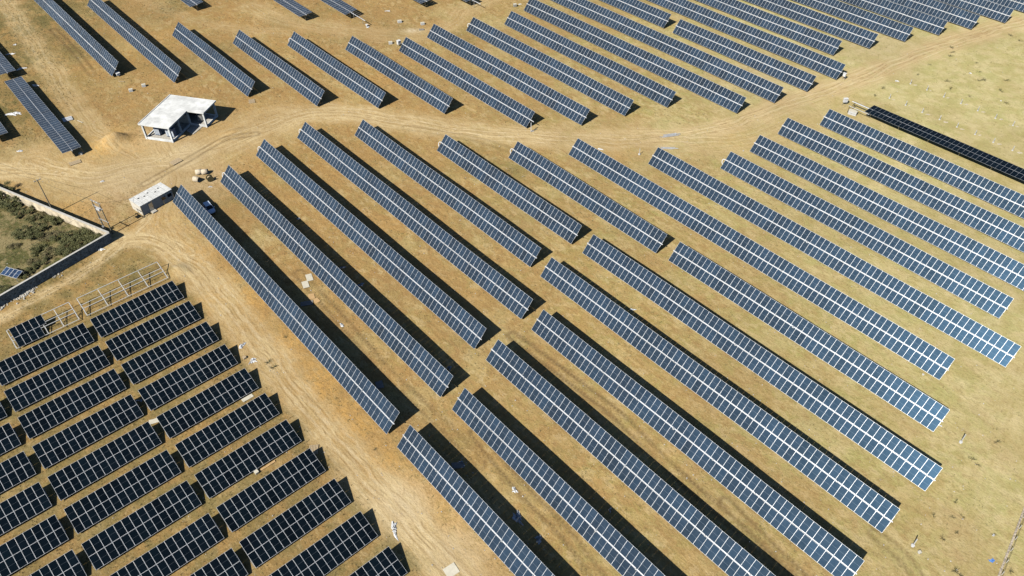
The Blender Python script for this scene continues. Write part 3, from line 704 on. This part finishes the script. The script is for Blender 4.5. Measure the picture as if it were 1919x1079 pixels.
# ------------------------------------------------------------------ poles and wires
def pole(base, h, label, arm=1.6, armdir=0, r0=.15):
    r = empty('utility_pole', base, armdir, label, 'utility pole')
    MB().tube([(0, 0, -.1), (0, 0, h)], r0, 10, r2=r0*.6).build('shaft', M['pole'], r)
    MB().bar((-arm/2, 0, h-.15), (arm/2, 0, h-.15), .1, .1).build('cross_arm', M['galv'], r)
    for x in (-arm/2+.1, 0, arm/2-.1): MB().tube([(x, 0, h-.1), (x, 0, h+.16)], .05, 8).build('insulator', M['white'], r)
    return r
pb = gp(102, 400); pole(pb, 9.1, 'slim utility pole rising behind the pale plastered wall', 1.5, .9)
q1 = gp(211.4, 437.8)+Vector((0, 0, 0)); q2 = gp(197.5, 431.5)
hp = empty('twin_pole_structure', (q1+q2)/2, math.atan2((q2-q1).y, (q2-q1).x), 'twin-pole electrical structure with lattice rungs at the corner of the boundary wall', 'electricity pylon')
hw_ = (q2-q1).length/2
for x in (-hw_, hw_): MB().tube([(x, 0, -.1), (x, 0, 8.35)], .14, 10, r2=.10).build('shaft', M['pole'], hp)
for z in (8.1, 6.7, 3.2): MB().bar((-hw_-.35, 0, z), (hw_+.35, 0, z), .12, .12).build('cross_beam', M['galv_white'], hp)
for x in (-.5, 0, .5): MB().tube([(x*hw_, .12, 6.7), (x*hw_, .12, 2.2)], .035, 6).build('conduit', M['galv'], hp)
for x in (-.7, 0, .7): MB().tube([(x*hw_, .1, 8.1), (x*hw_, .1, 8.5)], .06, 8).build('insulator', M['white'], hp)
for a in (-1, 1): MB().bar((a*hw_, 0, 6.7), (0, 0, 8.0), .06, .06).build('brace', M['galv'], hp)
MB().box((0, .0, 6.2), (1.1, .5, .5)).build('fuse_gear', M['galv_white'], hp, bevel=.03)
MB().box((hw_*.6, .3, 1.2), (.6, .3, .8)).build('meter_box', M['galv'], hp)
def wirespan(a, b_, sag, label, r=.022, n=16):
    a, b_ = Vector(a), Vector(b_); pts = [a.lerp(b_, i/n)-Vector((0, 0, 4*sag*(i/n)*(1-i/n))) for i in range(n+1)]
    tag(MB().tube([p-a for p in pts], r, 5).build('overhead_wire', M['wire'], loc=a), label, 'wire', 'overhead wires by the wall')
pt1 = pb+Vector((0, 0, 9.15)); pt2 = q2+Vector((0, 0, 8.4))
far = pt1+(pt1-pt2).normalized()*34; far.z = 9.0
wirespan(pt1, far, .6, 'overhead wire running off the left edge from the slim pole')
wirespan(pt1, pt2, .5, 'overhead wire between the slim pole and the twin-pole structure')
wirespan(q1+Vector((0, 0, 8.3)), cc+Vector((-3.2, -1.2, 2.7)), .3, 'cable dropping from the twin-pole structure to the site shed')
wirespan(q2+Vector((0, 0, 6.5)), gp(-40, 505, 5.0), .8, 'long low wire crossing the scrub towards the left edge')

# ------------------------------------------------------------------ culvert rings, crates, boxes, sheets
def ring(px, py, ang, label, tilt=0, L=1.5, ro=.62, ri=.5):
    c = gp(px, py); b = MB(); n = 20; vs, fs = [], []
    for x in (-L/2, L/2):
        for r_ in (ro, ri): vs += [(x, r_*math.cos(2*math.pi*k/n), ro+r_*math.sin(2*math.pi*k/n)) for k in range(n)]
    for k in range(n):
        j = (k+1) % n
        fs += [(k, j, 2*n+j, 2*n+k), (n+k, 3*n+k, 3*n+j, n+j), (k, n+k, n+j, j), (2*n+k, 2*n+j, 3*n+j, 3*n+k)]
    b.add(vs, fs, 0, True)
    o = b.build('culvert_ring', M['drum'], loc=c+Vector((0, 0, .0))); o.rotation_euler = (0, 0, ang)
    tag(o, label, 'concrete pipe', 'concrete culvert rings by the dirt road')
c5 = lambda a, b_: (220+a/8.723, 310+b_/8.723)
ring(*c5(1345,140), .2, 'pale concrete culvert ring lying leftmost of the two touching ones')
ring(*c5(1440,135), .15, 'pale concrete culvert ring lying end to end with the leftmost one', L=1.4)
ring(*c5(1305,260), -.35, 'pale concrete culvert ring lying alone nearest the shed')
o = empty('cable_drum', gp(*c5(1525,250)), 2.2, 'dark-faced cable drum standing beside the culvert rings', 'cable drum')
for x in (-.45, .45): MB().tube([(x-.04, 0, .75), (x+.04, 0, .75)], .75, 20).build('flange', M['drum_in'], o)
MB().tube([(-.4, 0, .75), (.4, 0, .75)], .45, 16).build('core', M['wood'], o)

def crumple(px, py, sx, sy, ang, label, m_='plastic', h=.35, cat='plastic sheet', name='plastic_sheet', seed=0, group='loose plastic sheets on the ground'):
    rs = random.Random(seed or int(px*7+py*13)); n = 26; m = 5; c = gp(px, py); vs = [(0, 0, h*.6)]
    ph = [rs.uniform(0, 6.28) for _ in range(4)]
    def rad(t): return max(.25, .72+.22*math.sin(2*t+ph[0])+.18*math.sin(3*t+ph[1])+.14*math.sin(5*t+ph[2])+.12*math.sin(9*t+ph[3]))
    bend = rs.uniform(-.5, .5)
    for k in range(1, m+1):
        for i in range(n):
            t = 2*math.pi*i/n; r_ = rad(t)*k/m*rs.uniform(.88, 1.12); x = math.cos(t)*r_*sx/2; y = math.sin(t)*r_*sy/2
            if sy > sx: x += bend*(y/(sy/2))**2*sx
            else: y += bend*(x/(sx/2))**2*sy
            vs.append((x, y, (.03 if k == m else h*rs.uniform(.1, 1)*(1-.12*k))))
    fs = [(0, 1+i, 1+(i+1) % n) for i in range(n)]+[(1+k*n+i, 1+(k+1)*n+i, 1+(k+1)*n+(i+1) % n, 1+k*n+(i+1) % n) for k in range(m-1) for i in range(n)]
    b = MB(); b.add(vs, fs, 0, False); o = b.build(name, M[m_], loc=c+Vector((0, 0, zground(c)))); o.rotation_euler = (0, 0, ang)
    s = o.modifiers.new('thick', 'SOLIDIFY'); s.thickness = .02
    tag(o, label, cat, group)
for a in [
 (28,84,1.5,.6,.1,'small white scrap of plastic on the olive ground near the left edge'),
 (20,101,2.6,1.2,.3,'crumpled white plastic in the shadow closest to the left edge'),
 (40,128,3.2,1.4,.4,'crumpled white plastic beside the gap between the two level rows at the left'),
 (67,160,3.0,1.2,-.2,'crumpled white sheet at the far end of the level row at the left'),
 (25,213,5.0,2.0,0,'wide tangle of torn white plastic left of the level row'),
 (37,283,1.6,1.2,.6,'white plastic bag by the track at the left edge'),
 (453.6,647.8,1.0,2.4,-.2,'upright white plastic sheet beside the wide dirt track, nearest the third black table'),
 (474,675.6,2.0,1.3,.4,'bright white plastic sheet lying in the sun beside the wide dirt track'),
 (639.9,608.9,1.6,.7,-.8,'small white plastic sack in the lane between the first two rows'),
 (963.8,917.8,1.3,1.3,.2,'square white plastic sheet in the lane of the lower field'),
 (738.6,991.5,1.2,3.2,.1,'long torn white plastic strip beside the wide dirt track near the bottom'),
 (1143,955.6,.5,1.1,0,'small white scrap in the shadow of the second lower row'),
 (1125,279.5,2.2,.5,-.4,'white plastic strip on the ground behind the short seventh row'),
 (727.5,20.5,1.6,.8,0,'white scrap on the sandy ground near the top'),
 (689.5,51,1.6,1.0,.3,'white sack under the bare torque tube at the top'),
 (974,8,1.4,.6,0,'white scrap at the far end of the row near the top'),
 (1393,283,.4,.4,0,'tiny white scrap beside the road, near the tenth row'),
 (1680,152,1.3,.7,.2,'white scrap in the open field before the first footing'),
 (1818,137,1.0,.6,0,'white scrap farthest out in the open grass'),
 (1876,189,.5,.4,0,'tiny white scrap at the right in the open grass'),
 (1763,798.5,.55,.45,0,'small white sack at the end of the seventh lower row'),
 (1730,702,.5,.45,0,'small white sack below the end of the eighth row'),
 (1862,1003,.5,.5,0,'white pebble-like scrap among weeds at the lower right'),
 (192,142.5+197,1.3,.7,0,'flat pale sheet on the dirt road left of the shed'),
 (395,350,.9,.5,0,'cream scrap between the culvert rings and the second row'),
 (188,467,2.0,1.0,.3,'torn white plastic at the foot of the dark stone wall')]:
    crumple(*a)
for a in [(969,970.5,1.5,3.4,.5,'large bluish plastic sheet lying half in the shadow of the leftmost lower row','bluegrey',.6),
 (1009.8,1010.5,1.7,1.3,.7,'smaller bluish plastic sheet in shadow near the bottom of the lower field','bluegrey',.5),
 (642,501,1.5,.8,.4,'small bluish scrap in the shadow of the second row, above a larger one','bluegrey',.3),
 (676.6,533.4,1.7,1.0,.2,'bluish plastic in the shadow of the second row, the larger piece','bluegrey',.4),
 (841.8,689.3,1.0,1.0,.9,'bluish scrap at the near end of the second row','bluegrey',.4),
 (866,867.5,1.6,.6,-.7,'blue-grey sack beside a brown board in the shadow of the leftmost lower row','bluegrey',.4),
 (262,750.5,1.2,.8,.4,'bluish plastic between two columns of black tables','bluegrey',.4),
 (1185,580,1.4,.6,-.4,'pale scrap behind the sixth lower row','bluegrey',.3),
 (560,410,1.0,.7,0,'dark bluish scrap in the shadow of the second row, near its road end','bluegrey',.4),
 (1859.5,1051.3,1.0,.8,0,'round blue plastic lid lying in the grass at the lower right','bluetarp',.12)]:
    crumple(*a[:6], m_=a[6], h=a[7])

def board(px, py, sx, sy, ang, label, m_, z=.12, name='board', cat='board', group='boards left in the lanes'):
    c = gp(px, py); o = MB().box((0, 0, .03), (sx, sy, .05)).build(name, M[m_], loc=c+Vector((0, 0, zground(c)+z*.5))); o.rotation_euler = (R(random.uniform(-2, 2)), R(random.uniform(-2, 2)), ang); tag(o, label, cat, group)
board(579.7,520.2,1.25,2.1,ROT_U+1.25,'pale rectangular board between the first two rows, the upper of the pair','board')
board(572.6,533.4,1.25,2.1,ROT_U+1.25,'pale rectangular board between the first two rows, the lower of the pair','board')
board(583.6,555.4,1.2,1.6,ROT_U+1.2,'orange cardboard sheet at the shadow edge, the upper piece','card')
board(593,563.2,1.1,1.3,ROT_U+1.6,'orange cardboard sheet at the shadow edge, the lower piece','card')
board(575,568.7,2.4,1.2,.2,'grey-brown board lying in the shadow of the first row','greyboard')
board(711.3,721.3,1.3,1.7,ROT_U+1.2,'brown board in the shadow near the end of the first row','greyboard')
board(857.5,872.5,1.9,1.2,.1,'brown board in the shadow of the leftmost lower row','greyboard')
board(845.5,1068.8,1.9,1.7,.6,'faded pale sheet lying on the wide dirt track at the bottom','board',z=.02)
board(497,876,3.6,.35,.72,'long wooden plank beside a black table','card')
board(150,228,2.2,.18,-.6,'long white batten beside the stacked panels at the left','board')
board(228,153,1.6,.25,0,'wooden plank near the end of the leftmost upper row','wood')
board(410,734,.1,.1,0,'x','wood') if False else None
board(464,746,2.0,.8,.75,'pale crate lid between two black tables near the track','board')
board(290,789,1.8,1.0,.4,'pale wooden sheet between the columns of black tables','board')

def pallet(px, py, ang, label, sx=1.2, sy=1.5, cargo=None, ch=.8, group='pallets and crates'):
    c = gp(px, py); r = empty('pallet', c+Vector((0, 0, zground(c))), ang, label, 'pallet', group)
    for k in range(6): MB().box((-sx/2+sx*(k+.5)/6, 0, .15), (sx/6-.05, sy, .03)).build('slat', M['wood'], r)
    for y in (-sy/2+.05, 0, sy/2-.05): MB().box((0, y, .065), (sx, .09, .13)).build('bearer', M['wood'], r)
    return r
pallet(472,190,.3,'wooden pallet at a row end just right of the unfinished building',1.6,2.0)
pallet(330,303,.9,'wooden pallet lying by the dirt road below the unfinished building',2.6,1.8)
pallet(141,305,2.2,'grey wooden pallet beyond the near end of the level row at the left',1.6,2.6)
pallet(588,843,.1,'pale wooden pallet at the corner of a black table beside the track',1.5,1.8)
def crate(px, py, ang, label, s=(1.2, .9, .8), m_='white', lid=True, name='crate', cat='crate', group='crates and boxes on the ground'):
    s = tuple(k*.82 for k in s); c = gp(px, py); r = empty(name, c+Vector((0, 0, zground(c))), ang, label, cat, group)
    MB().box((0, 0, s[2]/2), s).build('box_body', M[m_], r, bevel=.02)
    if lid: MB().box((0, 0, s[2]+.03), (s[0]+.06, s[1]+.06, .05)).build('lid', M['board'], r)
    for y in (-1, 1): MB().box((0, y*(s[1]/2+.015), s[2]*.5), (s[0]*.9, .03, .1)).build('band', M['galv'], r)
    return r
crate(246,171,.4,'small white box lying nearest the unfinished building, left of a similar one'); crate(270,162,.4,'small white box lying right of a similar one above the unfinished building')
crate(749,42,.3,'white box on the sandy patch near the top, left of a similar one',(1.5,1.0,.8)); crate(792,46,.3,'white box on the sandy patch near the top, right of a similar one',(1.4,.9,.8))
crate(732,82,.2,'white box next to the far end of the seventh upper row',(1.3,.9,.8))
crate(1597,214,-.6,'silver-grey crate beside the road end of the thirteenth row',(2.5,1.5,1.2),'galv_white')
crate(458.7,671,.8,'small open wooden box beside the white sheets at the wide track',(.7,.7,.45),'wood',False)
crate(481,886,.75,'small cream carton between two black tables',(.7,.8,.5),'board')
crate(152,289,.2,'silver box under the near end of the level row at the left',(1.0,.7,.5),'galv_white')
crate(965,12,.3,'grey box at the far end of the eleventh upper row',(1.2,1.0,1.0),'galv')
crate(1722.5,1036,.3,'small white square box on the grass beside a footing at the lower right',(.45,.45,.35),'white')
crate(790,56,.1,'low dark crate beside the white boxes near the top',(1.8,.8,.35),'greyboard',False)
# combiner boxes on legs
def combiner(px, py, ang, label, h=1.1, s=(.8, .45, .9)):
    c = gp(px, py); r = empty('combiner_box', c, ang, label, 'electrical box', 'white electrical boxes at the row ends')
    for x in (-s[0]/2+.06, s[0]/2-.06): MB().box((x, 0, h/2), (.07, .07, h)).build('leg', M['galv'], r)
    MB().box((0, 0, h+s[2]/2-.1), s).build('enclosure', M['white'], r, bevel=.03); MB().box((0, 0, h+s[2]-.06), (s[0]+.14, s[1]+.2, .05)).build('rain_hood', M['white'], r)
    return r
combiner(748,86,ROT_U+1.57,'white electrical box on legs at the far end of the seventh upper row',.7,(1.0,.8,1.1))
combiner(222,142,ROT_U,'white electrical box at the near end of the leftmost upper row',.5,(1.3,.9,.6))
combiner(1580,149,ROT_U,'white electrical box on legs at an upper row end, by the road'); combiner(1582,196,ROT_U+1.0,'white electrical box on legs beside the bare end of the flat dark-toned row',.9,(1.1,.6,1.0))
combiner(688,60-10,ROT_U,'small white electrical box under the bare tube at the top',.4,(.7,.5,.4))
# beams on the ground
def beams(px, py, ang, L, n, label, m_='galv_white'):
    c = gp(px, py); b = MB()
    for k in range(n): b.box((random.uniform(-.15, .15)*L, (k-n/2)*.2, .06+.07*(k % 2)), (L*random.uniform(.75, 1), .1, .07), random.uniform(-.03, .03))
    o = b.build('beam_bundle', M[m_], loc=c); o.rotation_euler = (0, 0, ang); tag(o, label, 'steel beams', 'steel lying ready for assembly')
beams(1254,253.5,.25,4.6,6,'bundle of silver steel beams lying on the dirt road'); beams(1252,277.5,-.05,4.5,4,'pale steel beams lying behind the ninth row')
beams(562,38+0,.2,.1,1,'x') if False else None
# stack of panels left of the level row
r = empty('panel_stack', gp(127,224), ROT_U+1.45, 'silver stack of uninstalled panels in the shadow of the level row', 'panel stack')
for k in range(5): MB().box((random.uniform(-.05, .05), (k-2)*.42, .22+.05*(k % 2)), (2.3, .36, .06)).build('panel', M['galv_white'], r)
MB().box((0, 0, .08), (2.2, 2.1, .14)).build('pallet_base', M['wood'], r)
# tall post on the seventh upper row's end, its cable reel
r = empty('end_post', gp(995,247), 0, 'bare white steel post standing at the near end of the seventh upper row', 'steel post')
MB().box((0, 0, 1.3), (.16, .16, 2.7)).build('shaft', M['galv_white'], r); MB().bar((0, 0, .1), (1.6, 1.2, .15), .08, .08).build('foot_bar', M['galv'], r)
crumple(998,245.5,.7,.6,0,'small white reel by the bare post at the seventh upper row',h=.4)

# bare rails at the flat dark-toned row's road end and stubs at the top
def onto(root, mk):
    """a part given in world positions, kept as a part of its thing"""
    bpy.context.view_layer.update(); inv = Matrix.Translation(root.location) @ Matrix.Rotation(root.rotation_euler.z, 4, 'Z'); inv = inv.inverted()
    for name, a, c, w_, m_ in mk: MB().bar(inv @ Vector(a), inv @ Vector(c), w_, w_).build(name, M[m_], root)
def at(c, x, y, z): return c+U*x+V*y+Vector((0, 0, z))
c = gp(1606, 213)
onto(FLATDIM, [('rail', at(c, -2.2, -1.3, 1.9), at(c, 3.6, -1.3, 1.9), .11, 'galv_white'), ('rail', at(c, -2.2, 1.4, 2.0), at(c, 3.6, 1.4, 2.0), .09, 'galv')]
 + [('strut', at(c, -2, y, 0), at(c, -1.9, y, 2.0), .1, 'dark') for y in (-1.3, 1.4)]+[('brace', at(c, -2, -1.2, .2), at(c, -2, 1.3, 1.85), .08, 'dark')])
c = gp(672, 40)
onto(LEVEL[5], [('cross_rail', at(c, -3+k*1.16, -1.0, 2.3), at(c, -3+k*1.16, 1.0, 2.32), .06, 'galv') for k in range(6)]+[('post', at(c, x, 0, 0), at(c, x, 0, 2.0), .12, 'galv') for x in (-2.5, 2.6)])
c = gp(885, 12)
onto(LEVEL[7], [('cross_rail', at(c, -1.2+k*1.16, -1.0, 2.3), at(c, -1.2+k*1.16, 1.0, 2.32), .06, 'galv') for k in range(3)]+[('post', at(c, 1, 0, 0), at(c, 1, 0, 2.0), .12, 'galv')])

# footings in the open field
def footing(px, py, label, h=1.3, big=False):
    c = gp(px, py); r = empty('pile_footing', c+Vector((0, 0, zground(c))), random.uniform(-.3, .3), label, 'footing', 'piles in white footings')
    MB().box((0, 0, h/2), (.12, .10, h)).build('pile', M['galv_white'], r)
    MB().tube([(0, 0, -.05), (0, 0, .10 if not big else .25)], .22 if not big else .26, 10).build('concrete_collar', M['white'], r)
    if not big:
        k = random.uniform(.5, 1.0); b = MB(); n = 9; vs = [(k*1.5+ (k*.9)*math.cos(t)*random.uniform(.6, 1), -.9*k+(k*.45)*math.sin(t)*random.uniform(.5, 1), .03) for t in [2*math.pi*i/n for i in range(n)]]
        b.add(vs+[(p[0], p[1], -.05) for p in vs], [tuple(range(n))]+[(i, n+i, n+(i+1) % n, (i+1) % n) for i in range(n)]); b.build('spilled_cement', M['cement'], r)
f2 = [(1666.6,184),(1697,197),(1728,210.5),(1760.5,224),(1793,238),(1827,252),(1861,267),(1897,282)]
f1 = [(1706,157),(1737,168.5),(1768.5,181.5),(1800.5,194),(1832,207.5),(1865,221.5),(1898,235)]
for i, (x, y) in enumerate(f1): footing(x, y, 'white pile in the far line of the open field, %s from the road' % o_[i])
for i, (x, y) in enumerate(f2): footing(x, y, 'white pile in the line nearest the flat dark-toned row, %s from the road' % o_[i])
footing(1800,829,'white footing with a tall dark pile off the sixth lower row end',2.2,True); footing(1710,1023,'white footing with a tall pile at the lower right beside a small white box',2.0,True)
footing(1198,289.5,'white pipe footing standing between the dirt road and the ninth row',1.6,True)

# fence line, bottom right
fa, fb = gp(1925,950), gp(1868,1100); df = (fb-fa); n = 7
fr_ = empty('wire_fence', fa, math.atan2(df.y, df.x), 'low wire fence on small posts at the bottom right corner', 'fence')
for k in range(n+1):
    x = df.length*k/n; MB().box((x, 0, .45), (.09, .09, 1.0)).build('fence_post', M['concrete'], fr_)
for z in (.3, .6, .85): MB().tube([(0, .06, z), (df.length, .07, z)], .012, 5).build('strand', M['wire'], fr_)
b = MB(); b.bar((0, -.25, .03), (df.length, -.25, .03), .30, .10); b.build('ground_beam', M['wallstone'], fr_)

# small blue array in the scrub plot
c = gp(19, 519); r = empty('small_solar_array', c, ROT_U+.62, 'small blue array of four panels in the scrub at the left edge', 'solar array')
cor = [gp(63/5.394, 480+105/5.394, 1.5), gp(228/5.394, 480+150/5.394, 1.5), gp(165/5.394, 480+230/5.394, .8), gp(0, 480+180/5.394, .8)]
r.rotation_euler = (0, 0, 0); ex = (cor[1]-cor[0]); ey = (cor[3]-cor[0])
for k in range(4):
    a = cor[0]+ex*(k/4+.006); bb = cor[0]+ex*((k+1)/4-.006); dd = a+ey; ee = bb+ey; nrm = ex.cross(ey).normalized(); nrm = nrm if nrm.z > 0 else -nrm
    vs = []; I_ = [(.04, .025), (.96, .025), (.96, .975), (.04, .975)]
    o4 = [a, bb, ee, dd]; i4 = [a+(bb-a)*s+ey*t_ for s, t_ in I_]
    VV = [tuple(p-c) for p in o4]+[tuple(p-c) for p in i4]+[tuple(p-c-nrm*.04) for p in o4]
    FF = [(i, (i+1) % 4, 4+(i+1) % 4, 4+i) for i in range(4)]+[(4, 5, 6, 7)]+[(8+i, 8+(i+1) % 4, (i+1) % 4, i) for i in range(4)]+[(11, 10, 9, 8)]
    o = bpy.data.objects.new('solar_panel', finish_module('blue_panel', VV, FF, [0]*4+[1]+[0]*4+[2], M['pv_blue'], 1)); COL.objects.link(o); o.parent = r
for p_, top in ((cor[0], 1.4), (cor[1], 1.4), (cor[2], .7), (cor[3], .7)): MB().bar((p_.x-c.x, p_.y-c.y, -.05), (p_.x-c.x, p_.y-c.y, top), .08, .08).build('post', M['galv'], r)

# ------------------------------------------------------------------ shrubs and weeds
def shrub_mesh(seed, rad, h, nl, leaf=.12):
    rs = random.Random(seed); b = MB(); cl = [(rs.uniform(-.85, .85)*rad, rs.uniform(-.85, .85)*rad, rs.uniform(.15, .7)*h, rs.uniform(.16, .42)*rad) for _ in range(16)]
    for k in range(nl):
        cx, cy, cz, cr_ = rs.choice(cl); t, p = rs.uniform(0, 6.283), math.acos(rs.uniform(-.3, 1)); rr = cr_*rs.uniform(.3, 1.25)
        q_ = Vector((cx+rr*math.sin(p)*math.cos(t), cy+rr*math.sin(p)*math.sin(t), max(.05, cz+rr*.8*math.cos(p))))
        a = Vector((rs.uniform(-1, 1), rs.uniform(-1, 1), rs.uniform(-.6, .6))).normalized()*leaf*rs.uniform(.6, 1.3); c_ = a.cross(Vector((rs.uniform(-1, 1), rs.uniform(-1, 1), 1))).normalized()*leaf*.5
        b.add([q_-a, q_+c_, q_+a, q_-c_], [(0, 1, 2, 3)])
    return b
def shrub_proto(seed, rad, h, nl, mleaf):
    r = empty('shrub', (0, 0, 0)); shrub_mesh(seed, rad, h, nl).build('foliage', mleaf, r)
    b = MB(); rs = random.Random(seed)
    for k in range(7):
        t = rs.uniform(0, 6.28); b.tube([(0, 0, -.1), (math.cos(t)*rad*.25, math.sin(t)*rad*.25, h*.35), (math.cos(t)*rad*.55, math.sin(t)*rad*.55, h*.7)], .05, 5, r2=.015)
    b.build('stems', M['twig'], r); return r
pr = [shrub_proto(11, 1.9, 1.5, 2600, M['leaf']), shrub_proto(12, 1.5, 1.1, 1900, M['leaf']), shrub_proto(13, 1.6, .8, 1500, M['leaf2']), shrub_proto(14, 2.4, 2.1, 3600, M['leaf'])]
SH = [  # x, y in photo, kind, scale, label
 (14,384,3,1.25,'large dark shrub at the head of the plastered wall by the left edge'),(4,366,3,1.2,'dark shrub leaning over the wall end at the left edge'),
 (30,396,0,.8,'rounded green shrub below the large dark one at the left edge'),
 (46,402,0,.9,'green shrub in the upper scrub, nearest the plastered wall head'),(62,412,1,1.0,'low green shrub in the upper scrub, beside the pale path'),
 (78,404,2,1.0,'dry olive shrub close under the plastered wall'),(95,415,1,1.1,'green shrub under the middle of the plastered wall, left one'),
 (112,412,0,.95,'green shrub under the middle of the plastered wall, right one'),(70,430,0,1.0,'spreading green shrub in the middle of the scrub'),
 (55,446,0,1.1,'broad green shrub left of the scrub centre'),(38,440,1,1.0,'low shrub by the bare pale ground at the left'),
 (85,446,2,1.1,'dry olive shrub at the scrub centre'),(104,440,2,1.0,'dry shrub right of the scrub centre'),
 (125,452,0,1.1,'green shrub in the right part of the scrub'),(145,440,0,1.0,'green shrub near the right end of the plastered wall'),
 (160,448,1,1.2,'dense green shrub in the wall corner, left one'),(174,447,3,.85,'tall dark shrub in the wall corner'),(188,450,1,.8,'small dark shrub tight in the wall corner'),
 (148,462,0,1.0,'green shrub above the dark stone wall'),(128,472,3,.8,'dark tall shrub above the dark stone wall'),(110,470,1,1.0,'low shrub above the dark stone wall'),
 (90,478,2,1.1,'dry shrub above the middle of the dark stone wall'),(72,470,1,1.1,'green shrub along the wire over the scrub'),(62,492,2,.9,'dry olive shrub left of the dark stone wall middle'),
 (60,505,1,.7,'small shrub near the small blue array'),(48,517,3,.55,'dark shrub just right of the small blue array'),(4,545,3,.6,'dark shrub at the left edge above the stone wall'),
 (75,497,0,.7,'small green shrub nearest the stone wall coping'),(26,462,2,.8,'dry shrub on the bare ground at the left edge')]
used = set()
for x, y, k, s, lb in SH:
    p = gp(x, y)
    if k in used: t = copy_tree(pr[k])
    else: t = pr[k]; used.add(k)
    t.location = (p.x, p.y, zground(p)); t.scale = (s*random.uniform(.9, 1.15), s*random.uniform(.9, 1.15), s*.85); t.rotation_euler = (0, 0, random.uniform(0, 6.28)); tag(t, lb, 'shrub', 'shrubs of the overgrown plot')
# weeds: dark tufts on the open grass
def weed_mesh(seed, r_, n):
    rs = random.Random(seed); b = MB()
    for k in range(n):
        t = rs.uniform(0, 6.28); l = r_*rs.uniform(.4, 1); q_ = Vector((math.cos(t)*l, math.sin(t)*l, rs.uniform(.08, .35))); s_ = Vector((-math.sin(t), math.cos(t), 0))*.022
        b.add([s_*.6, -s_*.6, q_-s_, q_+s_], [(0, 1, 2, 3)])
    return b.mesh('weed', M['weed'])
WM = [weed_mesh(s, .9, 26) for s in (1, 2, 3)]
WD = [(1835,135),(1836,151),(1844,150),(1886,151),(1875,170),(1885,193),(1817,181),(1781,166),(1775,166-14),(1780,105),(1785,98),(1830,130-12),(1893,66),(1912,77),(1783,89),(1640,179),(1868,828),(1822,860),(1832,871),(1791,940),(1793,998),(1862,1002),(1749,966),(1784,969),(1790,1069),(1797,1076),(1894,1070),(1766,1009),(1804,968),(1655,165),(1720,140),(1742,121)]
for i, (x, y) in enumerate(WD):
    p = gp(x, y); o = inst('weed_tuft', WM[i % 3], None, (p.x, p.y, zground(p)), (0, 0, random.uniform(0, 6.28))); s = random.uniform(.7, 1.25)*(1.0 if y < 200 else .7); o.scale = (s*1.2, s*.7, s)
    tag(o, 'small dark weed tuft flattened on the open grass at the right', 'weed', 'weed tufts on the open grass')
for i, (x, y, s, lb) in enumerate(((503,679,.9,'dark green weed clump on the wide dirt track, upper one'),(512,689,.9,'dark green weed clump on the wide dirt track, lower one'),(535,632,.6,'small weed at the orange verge of the first row'),(703,842,.5,'tiny weed on the wide track near the first row end'))):
    p = gp(x, y); o = inst('weed_clump', WM[i % 3], None, (p.x, p.y, zground(p)), (0, 0, i)); o.scale = (s, s, s*1.4); tag(o, lb, 'weed')

# dry grass tufts and stones scattered over the field: uncountable
def scatter(name, n, poly_ok, size, m_, blades, kindcat, seedv, hgt=.25):
    rs = np.random.default_rng(seedv); V_, F_ = [], []; k = 0
    while k < n:
        x, y = rs.uniform(-170, 175), rs.uniform(48, 255)
        d = Vector((x, y, 0))-Vector((0, 0, CAM_H)); z = d.dot(FWD); px, py = 959.5+F_PX*d.dot(RT)/z, 539.5-F_PX*d.dot(UPV)/z
        if not(-60 < px < 1980 and -40 < py < 1120): continue
        i = int(np.searchsorted(gx, x)); j = int(np.searchsorted(gy, y))
        if not poly_ok(j, i, x, y, rs): k += .02; continue
        zz = float(Z[j, i]); k += 1
        for bl_ in range(blades):
            a = rs.uniform(0, 6.283); s = size*rs.uniform(.5, 1.3)
            ox, oy = rs.normal(0, size*.8, 2); dx, dy = math.cos(a)*s, math.sin(a)*s; nn = len(V_)
            V_ += [(x+ox-dx*.25, y+oy-dy*.25, zz), (x+ox+dx*.25, y+oy+dy*.25, zz), (x+ox+dy*.5, y+oy-dx*.5, zz+hgt*rs.uniform(.5, 1.2))]; F_.append((nn, nn+1, nn+2))
    me = bpy.data.meshes.new(name); me.from_pydata(V_, [], F_); me.materials.append(m_); o = bpy.data.objects.new(name, me); COL.objects.link(o); o['kind'] = 'stuff'; tag(o, kindcat, 'grass' if 'grass' in name else 'stones'); return o
scatter('dry_grass', 15000, lambda j, i, x, y, rs: way[j, i] < .35 and vnoise(x, y, 7, 9) > .42, .16, M['grass'], 5, 'short dry yellow grass growing over the lanes and open ground', 3)
scatter('scrub_grass', 9000, lambda j, i, x, y, rs: comp[j, i] or olive[j, i] > .45, .10, M['leaf2'], 6, 'low olive grass over the walled plot and the darker olive patches', 4, .3)
def stones(name, n, ok, m_, lab, sd, s0, s1):
    rs = np.random.default_rng(sd); b = MB(); k = 0
    while k < n:
        p = ok(rs)
        if p is None: continue
        s = rs.uniform(s0, s1); k += 1; z = zground(p); a = rs.uniform(0, 6.28)
        b.box((p[0], p[1], z+s*.15), (s, s*rs.uniform(.6, 1), s*.6), a, top=.6)
    o = b.build(name, m_); o['kind'] = 'stuff'; tag(o, lab, 'stones')
def rnd(rs):
    px, py = rs.uniform(0, 1919), rs.uniform(0, 1079); p = gp(px, py); return (p.x, p.y)
stones('stones', 1300, rnd, M['rubble'], 'small pale stones and clods scattered over the field', 8, .08, .24)
def along(rs):
    t = rs.uniform(0, 1); a = gp(205+t*-215, 462+t*118); return (a.x+rs.normal(0, .7), a.y+rs.normal(0, .5)) if vnoise(a.x, a.y, 3.5, 4) > .5 else None
stones('rubble_strip', 260, along, M['concrete'], 'pale rubble strewn along the foot of the dark stone wall', 9, .1, .5)
